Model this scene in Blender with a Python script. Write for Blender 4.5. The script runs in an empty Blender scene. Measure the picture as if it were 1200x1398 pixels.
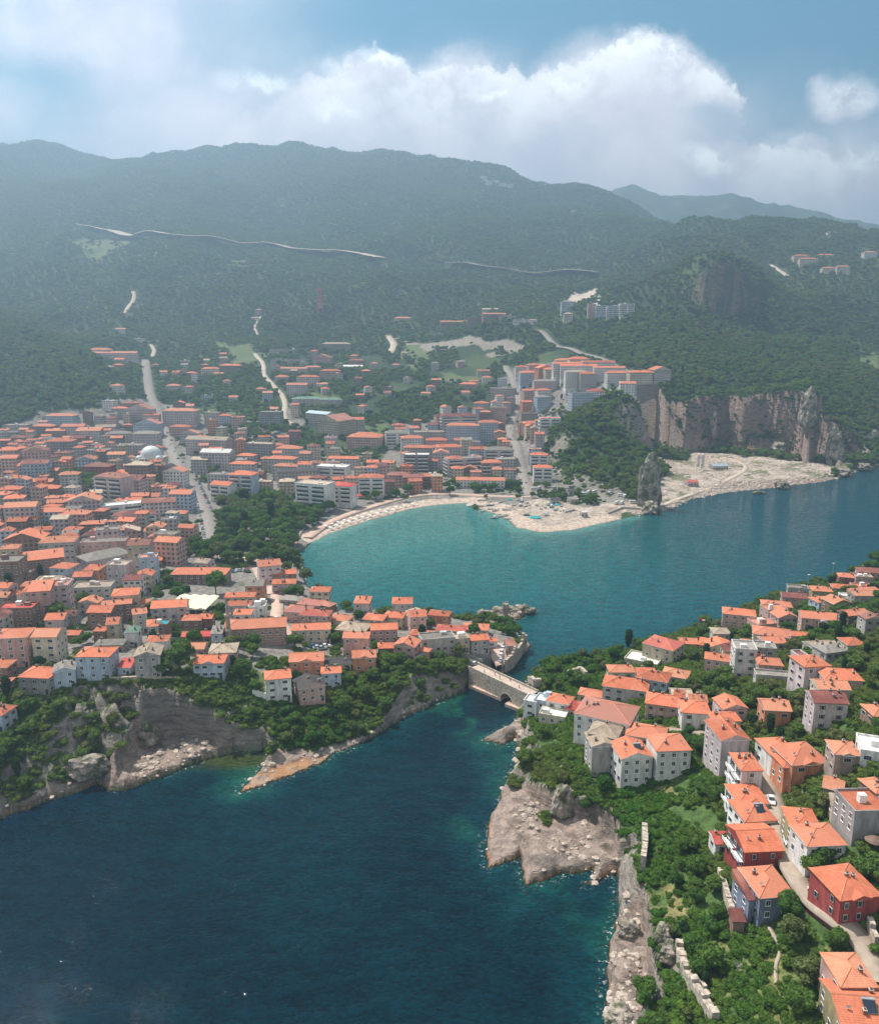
import bpy, math, random
import numpy as np
from mathutils import Vector
random.seed(7)
R = math.radians
scene = bpy.context.scene
COL = scene.collection

# ------------------------------------------------------------------ camera
CAMH, PITCH, FPX = 150.0, R(13.0), 1111.0           # drone height (m), tilt below level, focal length for a 1200 px wide frame
cd = bpy.data.cameras.new('drone_camera')
cd.sensor_fit = 'HORIZONTAL'; cd.sensor_width = 36.0; cd.lens = 36.0 * FPX / 1200.0
cd.clip_start = 1.0; cd.clip_end = 60000.0
cam = bpy.data.objects.new('drone_camera', cd); COL.objects.link(cam)
cam.location = (0, 0, CAMH); cam.rotation_euler = (math.pi/2 - PITCH, 0, 0)
scene.camera = cam

# ------------------------------------------------------------------ sun and sky
SUN_AZ, SUN_EL = R(-52.0), R(59.0)                  # azimuth from the view axis (+Y), negative to the left
sunv = Vector((math.sin(SUN_AZ)*math.cos(SUN_EL), math.cos(SUN_AZ)*math.cos(SUN_EL), math.sin(SUN_EL)))
sl = bpy.data.lights.new('sun', 'SUN'); sl.energy = 4.6; sl.angle = R(0.55); sl.color = (1.0, 0.93, 0.84)
so = bpy.data.objects.new('sun', sl); COL.objects.link(so)
so.rotation_euler = sunv.to_track_quat('Z', 'Y').to_euler(); so.location = (-300, 200, 900)

class NT:                                            # small node helper
    def __init__(s, nt): s.nt = nt
    def n(s, t, **k):
        x = s.nt.nodes.new(t)
        for a, b in k.items(): setattr(x, a, b)
        return x
    def put(s, sock, v):
        if isinstance(v, bpy.types.NodeSocket): s.nt.links.new(v, sock)
        elif v is not None: sock.default_value = v
    def m(s, op, a, b=None, c=None, clamp=False):
        x = s.n('ShaderNodeMath', operation=op, use_clamp=clamp)
        s.put(x.inputs[0], a); s.put(x.inputs[1], b); s.put(x.inputs[2], c)
        return x.outputs[0]
    def mix(s, f, a, b, mode='MIX'):
        x = s.n('ShaderNodeMix', data_type='RGBA', blend_type=mode)
        s.put(x.inputs[0], f)
        for i, v in ((6, a), (7, b)):
            if isinstance(v, tuple) and len(v) == 3: v = v + (1,)
            s.put(x.inputs[i], v)
        return x.outputs[2]
    def ramp(s, f, a, b, lo=0.0, hi=1.0):            # smoothstep map range
        x = s.n('ShaderNodeMapRange', interpolation_type='SMOOTHSTEP')
        for i, v in enumerate((f, a, b, lo, hi)): s.put(x.inputs[i], v)
        return x.outputs[0]
    def noise(s, vec, scale, detail=4, rough=0.55, out='Fac', dist=0.0):
        x = s.n('ShaderNodeTexNoise'); s.put(x.inputs['Vector'], vec)
        x.inputs['Scale'].default_value = scale; x.inputs['Detail'].default_value = detail
        x.inputs['Roughness'].default_value = rough; x.inputs['Distortion'].default_value = dist
        return x.outputs[0 if out == 'Fac' else 1]
    def xyz(s, a, b, c):
        x = s.n('ShaderNodeCombineXYZ')
        for i, v in enumerate((a, b, c)): s.put(x.inputs[i], v)
        return x.outputs[0]

w = bpy.data.worlds.new('World'); scene.world = w; w.use_nodes = True
wn = w.node_tree; wn.nodes.clear(); N = NT(wn)
sky = N.n('ShaderNodeTexSky', sky_type='NISHITA'); sky.sun_disc = False
sky.sun_elevation = SUN_EL; sky.sun_rotation = SUN_AZ
sky.altitude = 100; sky.air_density = 1.0; sky.dust_density = 0.6; sky.ozone_density = 2.6
tc = N.n('ShaderNodeTexCoord'); sep = N.n('ShaderNodeSeparateXYZ'); N.put(sep.inputs[0], tc.outputs['Generated'])
ysafe = N.m('MAXIMUM', sep.outputs[1], 0.05)
T = N.m('DIVIDE', sep.outputs[0], ysafe); E = N.m('DIVIDE', sep.outputs[2], ysafe)
SKYGAIN = 0.105
skyc = N.mix(1.0, sky.outputs[0], (0.0, .41*SKYGAIN, .46*SKYGAIN), 'MULTIPLY')
# clouds over the mountains, laid out by bearing and elevation
def te(u, v):
    x, y = (u-600)/FPX, (699-v)/FPX
    dy = math.cos(PITCH) + y*math.sin(PITCH)
    return x/dy, (-math.sin(PITCH) + y*math.cos(PITCH))/dy
P0 = N.xyz(T, E, 0.0)
wob = N.noise(P0, 5.5, 6, 0.62, 'Color'); wob2 = N.noise(P0, 24, 5, 0.65, 'Color')
def vm(op, a, b=None, sc=None):
    x = N.n('ShaderNodeVectorMath', operation=op); N.put(x.inputs[0], a); N.put(x.inputs[1], b)
    if sc is not None: x.inputs['Scale'].default_value = sc
    return x.outputs[0]
off = vm('ADD', vm('SCALE', vm('SUBTRACT', wob, (.5, .5, .5)), None, 0.10), vm('SCALE', vm('SUBTRACT', wob2, (.5, .5, .5)), None, 0.03))
P1 = vm('ADD', P0, off)
s1 = N.n('ShaderNodeSeparateXYZ'); N.put(s1.inputs[0], P1)
def blob(u, v, ru, rv, soft, src=None):               # ellipse given by its bearing/elevation centre, radius in the same measure
    src = src or s1
    t0, e0 = te(u, v); a = N.m('DIVIDE', N.m('SUBTRACT', src.outputs[0], t0), ru/FPX/1.08)
    b = N.m('DIVIDE', N.m('SUBTRACT', src.outputs[1], e0), rv/FPX/1.08)
    d = N.m('SQRT', N.m('ADD', N.m('MULTIPLY', a, a), N.m('MULTIPLY', b, b)))
    return N.ramp(d, 1.0+soft*.5, 1.0-soft, 0, 1)
def mx(l):
    o = l[0]
    for k in l[1:]: o = N.m('MAXIMUM', o, k)
    return o
CLOUD = []                                           # filled in below by make_clouds
def make_clouds():
    body = mx([blob(660, 165, 260, 85, .7), blob(840, 120, 150, 72, .45), blob(880, 75, 75, 38, .35), blob(945, 110, 70, 42, .45),
               blob(430, 165, 260, 75, .75), blob(330, 150, 130, 60, .7), blob(510, 110, 110, 40, .6), blob(620, 110, 80, 45, .5),
               blob(880, 225, 330, 75, .6), blob(1010, 225, 110, 42, .4), blob(1085, 215, 60, 32, .35), blob(1160, 255, 120, 50, .45), blob(1250, 250, 110, 45, .5),
               blob(200, 205, 260, 45, .9), blob(560, 215, 420, 45, .8), blob(700, 205, 300, 60, .6), blob(-60, 160, 150, 60, .9), blob(1155, 145, 42, 40, .7)])
    veil = mx([blob(130, 60, 280, 150, 1.0), blob(300, 170, 300, 90, 1.0), blob(720, 190, 420, 100, 1.0), blob(560, 150, 330, 80, 1.0), blob(1000, 240, 420, 80, 1.0)])
    hole = N.m('MAXIMUM', blob(60, 125, 95, 40, 1.0), blob(560, 25, 230, 40, 1.0))
    veil = N.m('MULTIPLY', veil, N.m('SUBTRACT', 1.0, N.m('MULTIPLY', hole, .75)))
    veil = N.m('MULTIPLY', veil, N.ramp(N.noise(P0, 7, 5, .55), .28, .60, .55, 1.0))
    n1 = N.noise(P1, 16, 7, .6)
    body = N.m('MULTIPLY', body, N.ramp(n1, .22, .46, .80, 1.0))
    # one continuous bank lying on the ridge: its top edge by bearing
    fc = N.n('ShaderNodeFloatCurve'); cv = fc.mapping.curves[0]
    tops = [(-60,190),(40,186),(110,160),(200,150),(270,128),(340,112),(410,104),(470,90),(530,68),(565,84),(640,80),(720,84),(790,78),(835,54),(868,38),(905,42),(945,70),(985,92),(1010,128),(1032,186),(1075,186),(1120,200),(1160,208),(1210,206),(1290,215)]
    q = [((te(u, v)[0]+.7)/1.4, te(u, v)[1]/.5) for u, v in tops]
    cv.points[0].location = (0, q[0][1]); cv.points[1].location = (1, q[-1][1])
    for x_, y_ in q: cv.points.new(x_, y_)
    fc.mapping.update()
    fine = N.noise(P0, 60, 5, .6, 'Color'); s2 = N.n('ShaderNodeSeparateXYZ'); N.put(s2.inputs[0], vm('ADD', vm('ADD', P0, vm('SCALE', vm('SUBTRACT', wob2, (.5, .5, .5)), None, .060)), vm('SCALE', vm('SUBTRACT', fine, (.5, .5, .5)), None, .022)))
    N.put(fc.inputs['Value'], N.m('DIVIDE', N.m('ADD', s2.outputs[0], .7), 1.4)); top = N.m('MULTIPLY', fc.outputs[0], .5)
    under = N.m('SUBTRACT', top, s2.outputs[1])
    soft = N.ramp(T, -.36, -.12, .10, .012)            # wispy on the left, firm on the right
    bank = N.ramp(N.m('DIVIDE', under, soft), -.35, 1.0, 0, 1); bank = N.m('MULTIPLY', bank, N.ramp(n1, .2, .45, .86, 1.0))
    gap = blob(985, 158, 60, 26, 1.0); bank = N.m('MULTIPLY', bank, N.m('SUBTRACT', 1.0, N.m('MULTIPLY', gap, .55)))
    body = N.m('MAXIMUM', N.m('MULTIPLY', body, .8), bank)
    dens = N.m('MAXIMUM', body, veil, clamp=True)
    lit = mx([blob(868, 52, 40, 24, .7), blob(830, 72, 42, 16, .7), blob(510, 78, 38, 13, .6), blob(455, 92, 32, 10, .7), blob(350, 123, 52, 17, .7),
              blob(905, 68, 50, 20, 1.0), blob(680, 125, 30, 12, 1.0), blob(760, 110, 50, 18, 1.0), blob(1060, 200, 46, 20, .9), blob(965, 215, 42, 20, .9), blob(460, 155, 40, 16, 1.0), blob(1160, 135, 34, 26, 1.0), blob(1190, 230, 46, 20, 1.0)])
    lit = N.m('MULTIPLY', lit, N.ramp(N.noise(P1, 34, 6, .6), .34, .54, .0, 1.0))
    rim = N.m('MULTIPLY', N.m('MULTIPLY', N.ramp(under, .10, .012, 0, 1), bank), N.m('MULTIPLY', N.ramp(T, -.30, .0, 0, .75), N.ramp(n1, .38, .60, .1, 1.0)))
    lit = N.m('MAXIMUM', lit, rim)
    shade = N.ramp(N.noise(P1, 9, 5, .6), .32, .68, 0, 1)
    base = N.mix(shade, (.55, .52, .60), (.78, .72, .76))
    col = N.mix(lit, base, (1.05, 1.05, 1.03))
    front = N.ramp(sep.outputs[1], .15, .5, 0, 1)
    # elsewhere, out of view: warm cloud cover added to brighten walls facing the camera
    oth = N.ramp(N.noise(tc.outputs['Generated'], 2.2, 6, .55), .40, .60, .1, .92); col = N.mix(front, (.74, .68, .62), col)
    dens = N.mix(front, oth, dens)
    return dens, col
dens, ccol = make_clouds()
fin = N.mix(dens, skyc, ccol)
bg = N.n('ShaderNodeBackground'); N.put(bg.inputs[0], fin); bg.inputs[1].default_value = 1.0
wo = N.n('ShaderNodeOutputWorld'); N.put(wo.inputs[0], bg.outputs[0])

vs = scene.view_settings; vs.view_transform = 'Standard'; vs.look = 'None'; vs.exposure = 0.85; vs.gamma = 1.0; vs.use_curve_mapping = False
scene.render.engine = 'CYCLES'
cy = scene.cycles
cy.use_denoising = True; cy.max_bounces = 5; cy.diffuse_bounces = 2; cy.glossy_bounces = 2; cy.transmission_bounces = 2
cy.volume_bounces = 0; cy.transparent_max_bounces = 4; cy.caustics_reflective = False; cy.caustics_refractive = False
cy.sample_clamp_indirect = 4.0
# ------------------------------------------------------------------ where things are: rays from the drone met with the land
cP, sP = math.cos(PITCH), math.sin(PITCH)
def ray(u, v):
    x, y = (u-600)/FPX, (699-v)/FPX
    return np.array((x, cP + y*sP, -sP + y*cP))
def on_z(u, v, z=0.0):
    d = ray(u, v); k = (z-CAMH)/d[2]
    return np.array((d[0]*k, d[1]*k))
def on_D(u, v, D):
    d = ray(u, v); k = D/d[1]
    return np.array((d[0]*k, D, CAMH + d[2]*k))

# numpy value noise
def _hash(ix, iy, seed):
    h = (ix.astype(np.int64)*374761393 + iy.astype(np.int64)*668265263 + seed*982451653) & 0x7fffffff
    h = ((h ^ (h >> 13))*1274126177) & 0x7fffffff
    return ((h ^ (h >> 16)) & 0xffff)/65535.0
def vnoise(x, y, seed=0):
    ix, iy = np.floor(x), np.floor(y); fx, fy = x-ix, y-iy
    fx, fy = fx*fx*fx*(fx*(fx*6-15)+10), fy*fy*fy*(fy*(fy*6-15)+10)
    a, b, c, d = _hash(ix, iy, seed), _hash(ix+1, iy, seed), _hash(ix, iy+1, seed), _hash(ix+1, iy+1, seed)
    return (a*(1-fx)+b*fx)*(1-fy) + (c*(1-fx)+d*fx)*fy
def fbm(x, y, wl, octv=4, seed=0, gain=.5):
    s, a, t = 0, 1.0, 0
    for o in range(octv):
        s = s + a*(vnoise(x/wl + 17.3*o, y/wl - 9.1*o, seed+o)-.5)*2; t += a; a *= gain; wl /= 2.03
    return s/t

# coast at sea level: (u, v, how steeply the shore rises)
MAIN = [(-420,1215,1.0),(-200,1165,1.0),(0,1118,1.0),(60,1095,1.0),(130,1068,.9),(150,1078,3),(165,1081,4),(200,1068,5),(250,1051,5),(288,1036,5),(320,1026,5),(362,1024,5),(372,1034,2),(345,1062,1.6),(325,1083,1.4),(345,1077,1.6),(400,1060,1.4),(440,1041,.8),(455,1030,1.2),(480,1023,.9),(495,1012,1.2),(520,998,1.2),(560,975,1.2),(600,958,1.2),(635,941,1.2),(648,929,2.5),
 (676,908,5),(690,919,6),(703,905,6),(716,890,5),(720,884,1.0),(722,879,.7),(712,876,1.2),(706,862,1.0),(690,857,.6),(702,848,.6),(716,841,.8),(736,834,.5),(718,830,.7),(692,832,.6),(668,838,.6),(650,846,.6),(628,852,.8),(600,846,1),(560,842,1),(500,844,1),(470,845,1),(455,832,2),(446,826,2),(430,815,2),(418,803,3),(414,780,3),(411,765,3),(409,754,2),
 (425,741,.10),(450,729,.10),(480,718,.10),(520,706,.09),(560,695,.08),(600,689,.08),(640,687,.08),(655,694,.05),(680,703,.05),(697,712,.05),(705,721,.06),(740,727,.07),(780,724,.08),(830,713,.09),(870,704,.2),(900,699,.25),(920,693,.3),(945,682,.3),(975,676,.3),(1000,672,.3),(1040,668,.3),(1070,664,.3),(1100,661,.4),(1130,657,.5),(1150,652,.5),(1170,645,.6),(1185,640,.6),(1215,634,.6),(1280,628,.6),(1500,620,.8),(1900,612,.8),(2600,606,.8)]
ISLE = [(716,951,3),(710,962,1.5),(706,985,1.0),(690,994,.5),(662,1012,.4),(690,1017,.5),(706,1008,1),(711,1020,1.2),(702,1040,1.2),(692,1068,1.2),(686,1086,.7),(678,1108,.6),(664,1130,.5),(660,1160,.5),(664,1187,.6),(690,1178,.7),(712,1166,.8),(714,1190,.6),(717,1210,.6),(745,1201,.8),(780,1193,.8),(806,1184,.8),(801,1213,.6),(826,1193,.8),(836,1190,1.8),(842,1215,1.8),(846,1242,1.6),(838,1262,1.2),(833,1290,1.0),(826,1322,.9),(824,1360,.9),(832,1402,1),(842,1500,1.2),(850,1650,1.2)]
ISLE_E = [(1900,690,.8),(1500,712,.8),(1300,741,.8),(1200,776,.9),(1170,788,.9),(1140,798,1),(1100,808,1),(1060,818,1),(1030,832,1),(990,854,1.2),(975,862,1.2),(938,866,1.2),(905,880,1.2),(872,886,1.2),(845,898,1),(815,903,1),(790,910,1),(765,917,1.2),(735,925,4),(722,936,5)]
def poly_of(lst, extra_after=(), z=0.0):
    p = [tuple(on_z(u, v, z)) + (s,) for u, v, s in lst]
    return p + list(extra_after)
main_poly = np.array(poly_of(MAIN, [(6000, 900, 1), (9000, 9000, 1), (-9000, 9000, 1), (-9000, 250, 1)]))
isle_poly = np.array(poly_of(ISLE, [(70, 30, 1), (70, -200, 1), (900, -200, 1)]) + poly_of(ISLE_E))

def poly_dist(poly, x, y):                           # signed distance (inside +) and the steepness of the nearest shore
    px, py, ps = poly[:, 0], poly[:, 1], poly[:, 2]
    qx, qy, qs = np.roll(px, -1), np.roll(py, -1), np.roll(ps, -1)
    best = np.full(x.shape, 1e18); st = np.zeros(x.shape); ins = np.zeros(x.shape, bool)
    for i in range(len(px)):
        dx, dy = qx[i]-px[i], qy[i]-py[i]; L = dx*dx+dy*dy+1e-9
        t = np.clip(((x-px[i])*dx+(y-py[i])*dy)/L, 0, 1)
        d = (x-px[i]-t*dx)**2 + (y-py[i]-t*dy)**2
        m = d < best; best = np.where(m, d, best); st = np.where(m, ps[i]+(qs[i]-ps[i])*t, st)
        if abs(dy) > 1e-9:
            c = (py[i] > y) != (qy[i] > y)
            ins ^= c & (x < dx*(y-py[i])/dy + px[i])
    d = np.sqrt(best)
    return np.where(ins, d, -d), st
def in_poly(poly, x, y):
    return poly_dist(np.c_[np.array(poly), np.ones(len(poly))], x, y)[0] > 0

# heights read at chosen places: (u, v, z) on visible land, or (u, v, D) with a distance
MZ = [(-150,1000,22),(0,960,20),(100,960,21),(30,1000,16),(150,950,22),(60,1050,9),(230,935,22),(300,940,18),(340,955,14),(330,985,9),(200,870,20),(60,900,23),(0,880,24),(350,880,16),(430,900,13),(450,960,8),(380,950,12),(400,1000,6),(500,880,12),(520,930,9),(560,920,12),(600,870,11),(620,905,9),(660,880,7),(690,870,5.5),(650,905,6),(670,895,6),(700,885,5.5),(690,838,3),(715,833,2.5),(640,852,4),(560,850,7),(480,860,10),(430,830,8),(440,850,11),(380,800,7),(300,800,9),(330,830,12),(260,860,16),(100,800,15),(150,830,16),(0,800,19),(100,740,11),(200,760,9),(280,740,5),(280,690,5),(350,700,4),(400,720,3),(430,690,4),(0,700,16),(-200,760,26),(-200,900,30),(0,640,20),(100,620,15),(200,640,9),(150,680,10),(300,650,7),(400,640,6),(480,650,5),(560,670,3),(640,660,4),(680,640,5),(700,640,6),(760,600,14),(750,640,7),(740,660,4),(800,675,3),(850,685,3),(880,685,3),(820,695,2.2),(700,700,1.2),(640,677,2.5),(500,690,2.5),(760,690,2.5),(900,650,5),(950,640,5),(1000,635,6),(1060,640,5),(1100,640,5),(1140,640,4),(900,618,8),(950,614,9),(1000,614,10),(1060,618,10),(1130,628,8),(1165,625,8),(1200,612,14)]
MD = [(0,600,980),(-150,600,980),(100,580,1035),(230,590,1010),(240,560,1095),(330,600,980),(500,600,980),(450,560,1095),(430,540,1160),(560,610,945),(600,560,1095),(640,590,1010),(715,600,980),(720,570,1065),(700,540,1160),(690,510,1262),(200,540,1160),(300,560,1095),(370,560,1095),(300,520,1230),(400,520,1230),(500,530,1195),(560,530,1195),(640,520,1230),
 (0,560,1060),(60,545,1075),(120,540,1100),(0,520,1110),(60,505,1140),(0,465,1240),(80,480,1230),(150,510,1180),(190,530,1200),(0,445,1500),(100,465,1450),(-200,460,1150),(-250,400,1300),
 (200,490,1450),(300,480,1480),(400,490,1400),(500,490,1380),(600,490,1350),(640,495,1300),(700,480,1330),(740,480,1260),(660,470,1400),(550,470,1500),(640,450,1600),(740,455,1420),(560,455,1600),
 (150,440,1650),(250,450,1650),(350,440,1680),(450,440,1680),(440,420,1720),(300,400,1800),(180,400,1800),(60,400,1750),(520,410,1720),(600,410,1740),(700,410,1750),(650,435,1680),(760,430,1500),(800,440,1330),(830,440,1300),(850,420,1340),(780,400,1600),
 (120,320,2150),(220,325,2130),(320,335,2100),(420,345,2080),(520,355,2060),(620,368,2040),(700,372,2020),(810,375,1980),(0,330,2200),(-200,340,2200),
 (60,280,2500),(200,290,2500),(350,290,2500),(500,300,2450),(650,310,2400),(780,335,2250),(860,330,2100),(900,310,2080),
 (-300,210,3200),(-100,205,3200),(0,198,3150),(60,203,3150),(150,212,3200),(250,210,3250),(400,205,3300),(550,210,3300),(650,222,3250),(720,235,3200),(780,255,3150),(830,272,3100),(680,255,3050),(560,250,2950),(300,240,2950),(100,235,2900),(800,285,2900),
 (890,292,2500),(960,312,2050),(1020,306,2000),(1100,316,2000),(1150,322,2000),(1200,334,2000),(1400,340,2000),(1000,335,1850),(900,345,1850),(1100,350,1750),(1180,360,1700),(880,375,1700),(1060,380,1620),(1180,385,1600),
 (945,365,1420),(960,352,1425),(985,350,1430),(1010,358,1430),(1035,378,1430),(1048,400,1440),(930,385,1390),(950,420,1300),(990,422,1330),(1035,416,1360),(900,400,1400),(870,430,1300),(1080,420,1430),(1120,440,1420),(1200,440,1420),(1400,460,1400),
 (820,470,1210),(900,460,1220),(1000,460,1230),(1100,480,1220),(1200,490,1230),(850,495,1130),(940,495,1110),(1020,505,1080),(1100,530,1020),(1180,550,1000),(1200,590,920),(1160,590,930),(1120,570,960),(1400,560,950),
 (900,538,985),(950,538,1000),(1000,540,1005),(1050,537,1005),(1100,540,990),(870,520,1020),(920,515,1050),(860,535,925),(845,540,905),(868,545,900),(835,555,880),(800,570,850),(780,585,835),(762,600,835),(790,640,760),(830,660,730),(860,672,700),(860,600,850),(880,620,880),(880,665,720),(770,655,760),(790,520,1090),(830,515,1090),(750,520,1120),(880,505,1080)]
IZ = [(728,938,6),(750,925,7),(745,945,6),(770,960,8),(735,990,8),(735,965,7),(800,920,8),(830,905,8),(860,935,13),(840,1000,17),(880,900,7),(910,890,6),(900,1010,18),(880,960,15),(950,970,18),(990,1020,23),(1000,900,14),(950,920,15),(985,868,6),(1050,840,6),(1090,825,6),(1080,860,14),(1120,812,6),(1180,800,7),(1150,830,16),(1120,900,28),(1190,850,34),(1190,900,38),(1190,950,42),(1120,960,32),(1060,1000,27),(1030,1080,25),(1060,1100,25),(1140,1060,36),(1190,1100,40),(1030,1180,24),(1075,1180,25),(1112,1230,25.5),(1160,1250,30),(1190,1310,27),(1040,1230,21),(960,1200,16),(900,1150,13),(870,1130,11),(900,1080,13),(760,1000,10),(740,1060,9),(780,1080,10),(800,1110,8),(960,1290,15),(1000,1350,17),(1100,1350,21),(920,1320,13),(875,1245,9),(1160,1390,25),(900,1290,11),(930,1385,13),(860,1200,9),(850,1160,8),(780,1130,5.5),(710,1110,4),(720,1085,7),(1300,850,46),(1300,1000,50),(1350,1200,34),(1500,760,40),(1250,790,14)]
def coordsT(x, y):
    yy = np.maximum(y, 40.0)
    return np.stack((x/yy*3.0, np.log(yy)*3.0), -1)
class RBF:
    def __init__(s, pts, smooth=0.002):
        P = np.array(pts); s.c = coordsT(P[:, 0], P[:, 1]); z = P[:, 2]; n = len(P)
        d = np.linalg.norm(s.c[:, None]-s.c[None], axis=-1)
        A = np.zeros((n+3, n+3)); A[:n, :n] = -d + np.eye(n)*smooth
        A[:n, n] = 1; A[:n, n+1:] = s.c; A[n:, :n] = A[:n, n:].T
        s.w = np.linalg.solve(A, np.r_[z, 0, 0, 0]); s.n = n
    def __call__(s, x, y):
        q = coordsT(x, y); o = s.w[s.n] + q[..., 0]*s.w[s.n+1] + q[..., 1]*s.w[s.n+2]
        for i in range(s.n):
            o = o - s.w[i]*np.sqrt((q[..., 0]-s.c[i, 0])**2 + (q[..., 1]-s.c[i, 1])**2)
        return o
main_rbf = RBF([tuple(on_z(u, v, z)) + (z,) for u, v, z in MZ] + [tuple(on_D(u, v, D)) for u, v, D in MD]
               + [(-2500, 4200, 760), (0, 4200, 800), (2500, 4700, 620), (1000, 4500, 850), (1500, 4500, 800), (2000, 4500, 730), (2500, 2500, 380), (-2500, 2500, 560), (900, 4000, 480), (1500, 3200, 400), (900, 3000, 420),
                  (-3000, 5600, 700), (0, 5600, 800), (3000, 5600, 600), (1400, 5600, 700), (2200, 5600, 650)], .02)
isle_rbf = RBF([tuple(on_z(u, v, z)) + (z,) for u, v, z in IZ] + [(110, 70, 22), (200, 60, 34), (84, 100, 14), (500, 100, 60)], .01)
# low wave-cut rock shelves: outline at sea level, height
SHELF = [([(150,1083),(188,1030),(205,1022),(240,1020),(300,1024),(318,1027),(262,1056),(200,1076)], 4.0), ([(318,1090),(362,1046),(392,1038),(440,1037),(455,1034),(400,1066)], 4.6),
         ([(654,1196),(654,1128),(690,1082),(712,1096),(760,1120),(800,1128),(838,1150),(836,1190),(802,1218),(716,1216)], 4.2), ([(655,1016),(690,990),(712,985),(712,1012)], 3.0),
         ([(824,1410),(820,1320),(836,1262),(868,1262),(880,1300),(884,1410)], 4.6), ([(735,838),(700,826),(655,838),(640,852),(690,862)], 3.4), ([(708,880),(724,872),(728,892),(716,896)], 2.6),
         ([(-20,1130),(60,1090),(150,1060),(150,1085),(20,1130)], 5.0)]
SHELF = [(np.array([on_z(u, v, 0) for u, v in p]), h) for p, h in SHELF]
CLIFFL = np.array([tuple(on_z(u, v, 6)) + (h,) for u, v, h in [(893,604,50),(902,609,60),(930,616,64),(960,616,66),(985,612,68),(1010,617,70),(1050,618,72),(1080,620,76),(1092,627,74),(1106,622,72),(1126,630,68),(1140,634,55),(1152,622,40),(1175,622,30)]])
CLIFF2 = np.array([tuple(on_D(u, v, D)[:2]) + (h,) for u, v, D, h in [(938,400,1375,225),(955,414,1345,246),(975,420,1335,256),(1000,421,1336,250),(1022,416,1360,236),(1042,402,1420,215)]])
def line_dist(L, x, y):
    best = np.full(x.shape, 1e18); val = np.zeros(x.shape); side = np.zeros(x.shape); cap = np.zeros(x.shape, bool)
    for k, (a, b) in enumerate(zip(L[:-1], L[1:])):
        dx, dy = b[0]-a[0], b[1]-a[1]; t = np.clip(((x-a[0])*dx+(y-a[1])*dy)/(dx*dx+dy*dy), 0, 1)
        d = (x-a[0]-t*dx)**2+(y-a[1]-t*dy)**2; m = d < best
        best = np.where(m, d, best); val = np.where(m, a[2]+(b[2]-a[2])*t, val); side = np.where(m, dx*(y-a[1])-dy*(x-a[0]), side); cap = np.where(m, ((t <= 0) & (k == 0)) | ((t >= 1) & (k == len(L)-2)), cap)
    return np.sqrt(best), val, side, cap
def smooth01(t): t = np.clip(t, 0, 1); return t*t*(3-2*t)
def height(x, y, detail=True):
    x = np.asarray(x, float); y = np.asarray(y, float)
    j1 = fbm(x, y, 9, 3, 3); j2 = fbm(x, y, 26, 2, 5)
    near = np.clip(1.6 - y/900, .25, 1)
    wx, wy = x + 2.2*j1*near, y + 2.2*fbm(x, y, 8, 3, 8)*near
    dm, sm = poly_dist(main_poly, wx, wy); di, si = poly_dist(isle_poly, wx, wy)
    zm, zi = main_rbf(x, y), isle_rbf(x, y)
    if detail:
        hill = smooth01((y-1000)/500)*smooth01((zm-50)/120)
        rid = 1-np.abs(fbm(x, y, 420, 4, 21))*2
        zm = zm + hill*(fbm(x, y, 300, 5, 11)*24 + (rid-.6)*40 + (1-np.abs(fbm(x*1.0+y*.3, y*.45, 190, 3, 23))*2-.6)*20) + np.where(zm > 12, fbm(x, y, 40, 3, 31)*1.2, 0)
        zi = zi + fbm(x, y, 22, 3, 37)*.8
    def shore(z, d, s):
        steep = smooth01((s-.3)/.6)
        dd = np.maximum(d, 0)
        crag = np.maximum(1 + steep*(.42*j1 + .22*fbm(x, y, 4.2, 3, 44)), .68)
        lim = dd*s*crag + steep*smooth01(dd/1.0)*1.2 + np.maximum(0, dd-35)*.8
        z = np.maximum(z, .4)
        soft = np.minimum(z, lim)
        return np.where(d > 0, np.maximum(soft, .02+dd*.02), np.maximum(d*.35, -14))
    # the tall limestone wall east of the spit
    cl = (x > 150) & (x < 560) & (y > 700) & (y < 1150)
    if cl.any():
        dc, tc_, side, endcap = line_dist(CLIFFL, wx, wy)
        top = tc_ + 5*fbm(x, y, 30, 3, 47); step = 8.0*(1+.3*fbm(x, y, 14, 3, 48)); dc = dc + np.where(side > 0, 7*fbm(x, y, 38, 3, 49)+2.5*j1, 0)
        side = np.where(endcap, 0, side)
        up_ = np.where(side > 0, 6+np.minimum(np.maximum(dc-1, 0)*step, np.maximum(top-6, 0)), 0)
        zm = np.where(cl & (dc < 95), np.maximum(zm, up_), zm); zm = np.where(cl & (side < 0) & (dc < 60), np.minimum(zm, 5+dc*.06), zm)
    c2 = (y > 1250) & (y < 1550) & (x > 330) & (x < 650)
    if c2.any():
        dc, tc_, side, endcap = line_dist(CLIFF2, x, y); side = np.where(endcap, 0, side); dc = dc+6*fbm(x, y, 30, 3, 49)
        zm = np.where(c2 & (side > 0) & (dc < 60), np.maximum(zm, 178+np.minimum(np.maximum(dc, 0)*5, tc_-178)), zm); zm = np.where(c2 & (side < 0) & (dc < 70), np.minimum(zm, 180+dc*.05), zm)
    z = np.maximum(shore(zm, dm, sm), shore(zi, di, si))
    rocky = np.zeros_like(z)
    for p, h in SHELF:
        d, _ = poly_dist(np.c_[p, np.ones(len(p))], wx, wy)
        cap = h*(.70 + .55*fbm(x, y, 9, 3, 52) + .5*(np.abs(fbm(x*.7+y*.7, (y-x)*.22, 3.2, 3, 57))-.22)) + np.maximum(0, -d)*6
        on = (d > -3) & (z > 0); z = np.where(on, np.minimum(z, cap), z); rocky = np.where((d > -1.0) & (z > 0), 1.0, rocky)
    return z, np.maximum(dm, di), rocky
def H(x, y):
    return float(height(np.array([x]), np.array([y]))[0][0])
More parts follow.
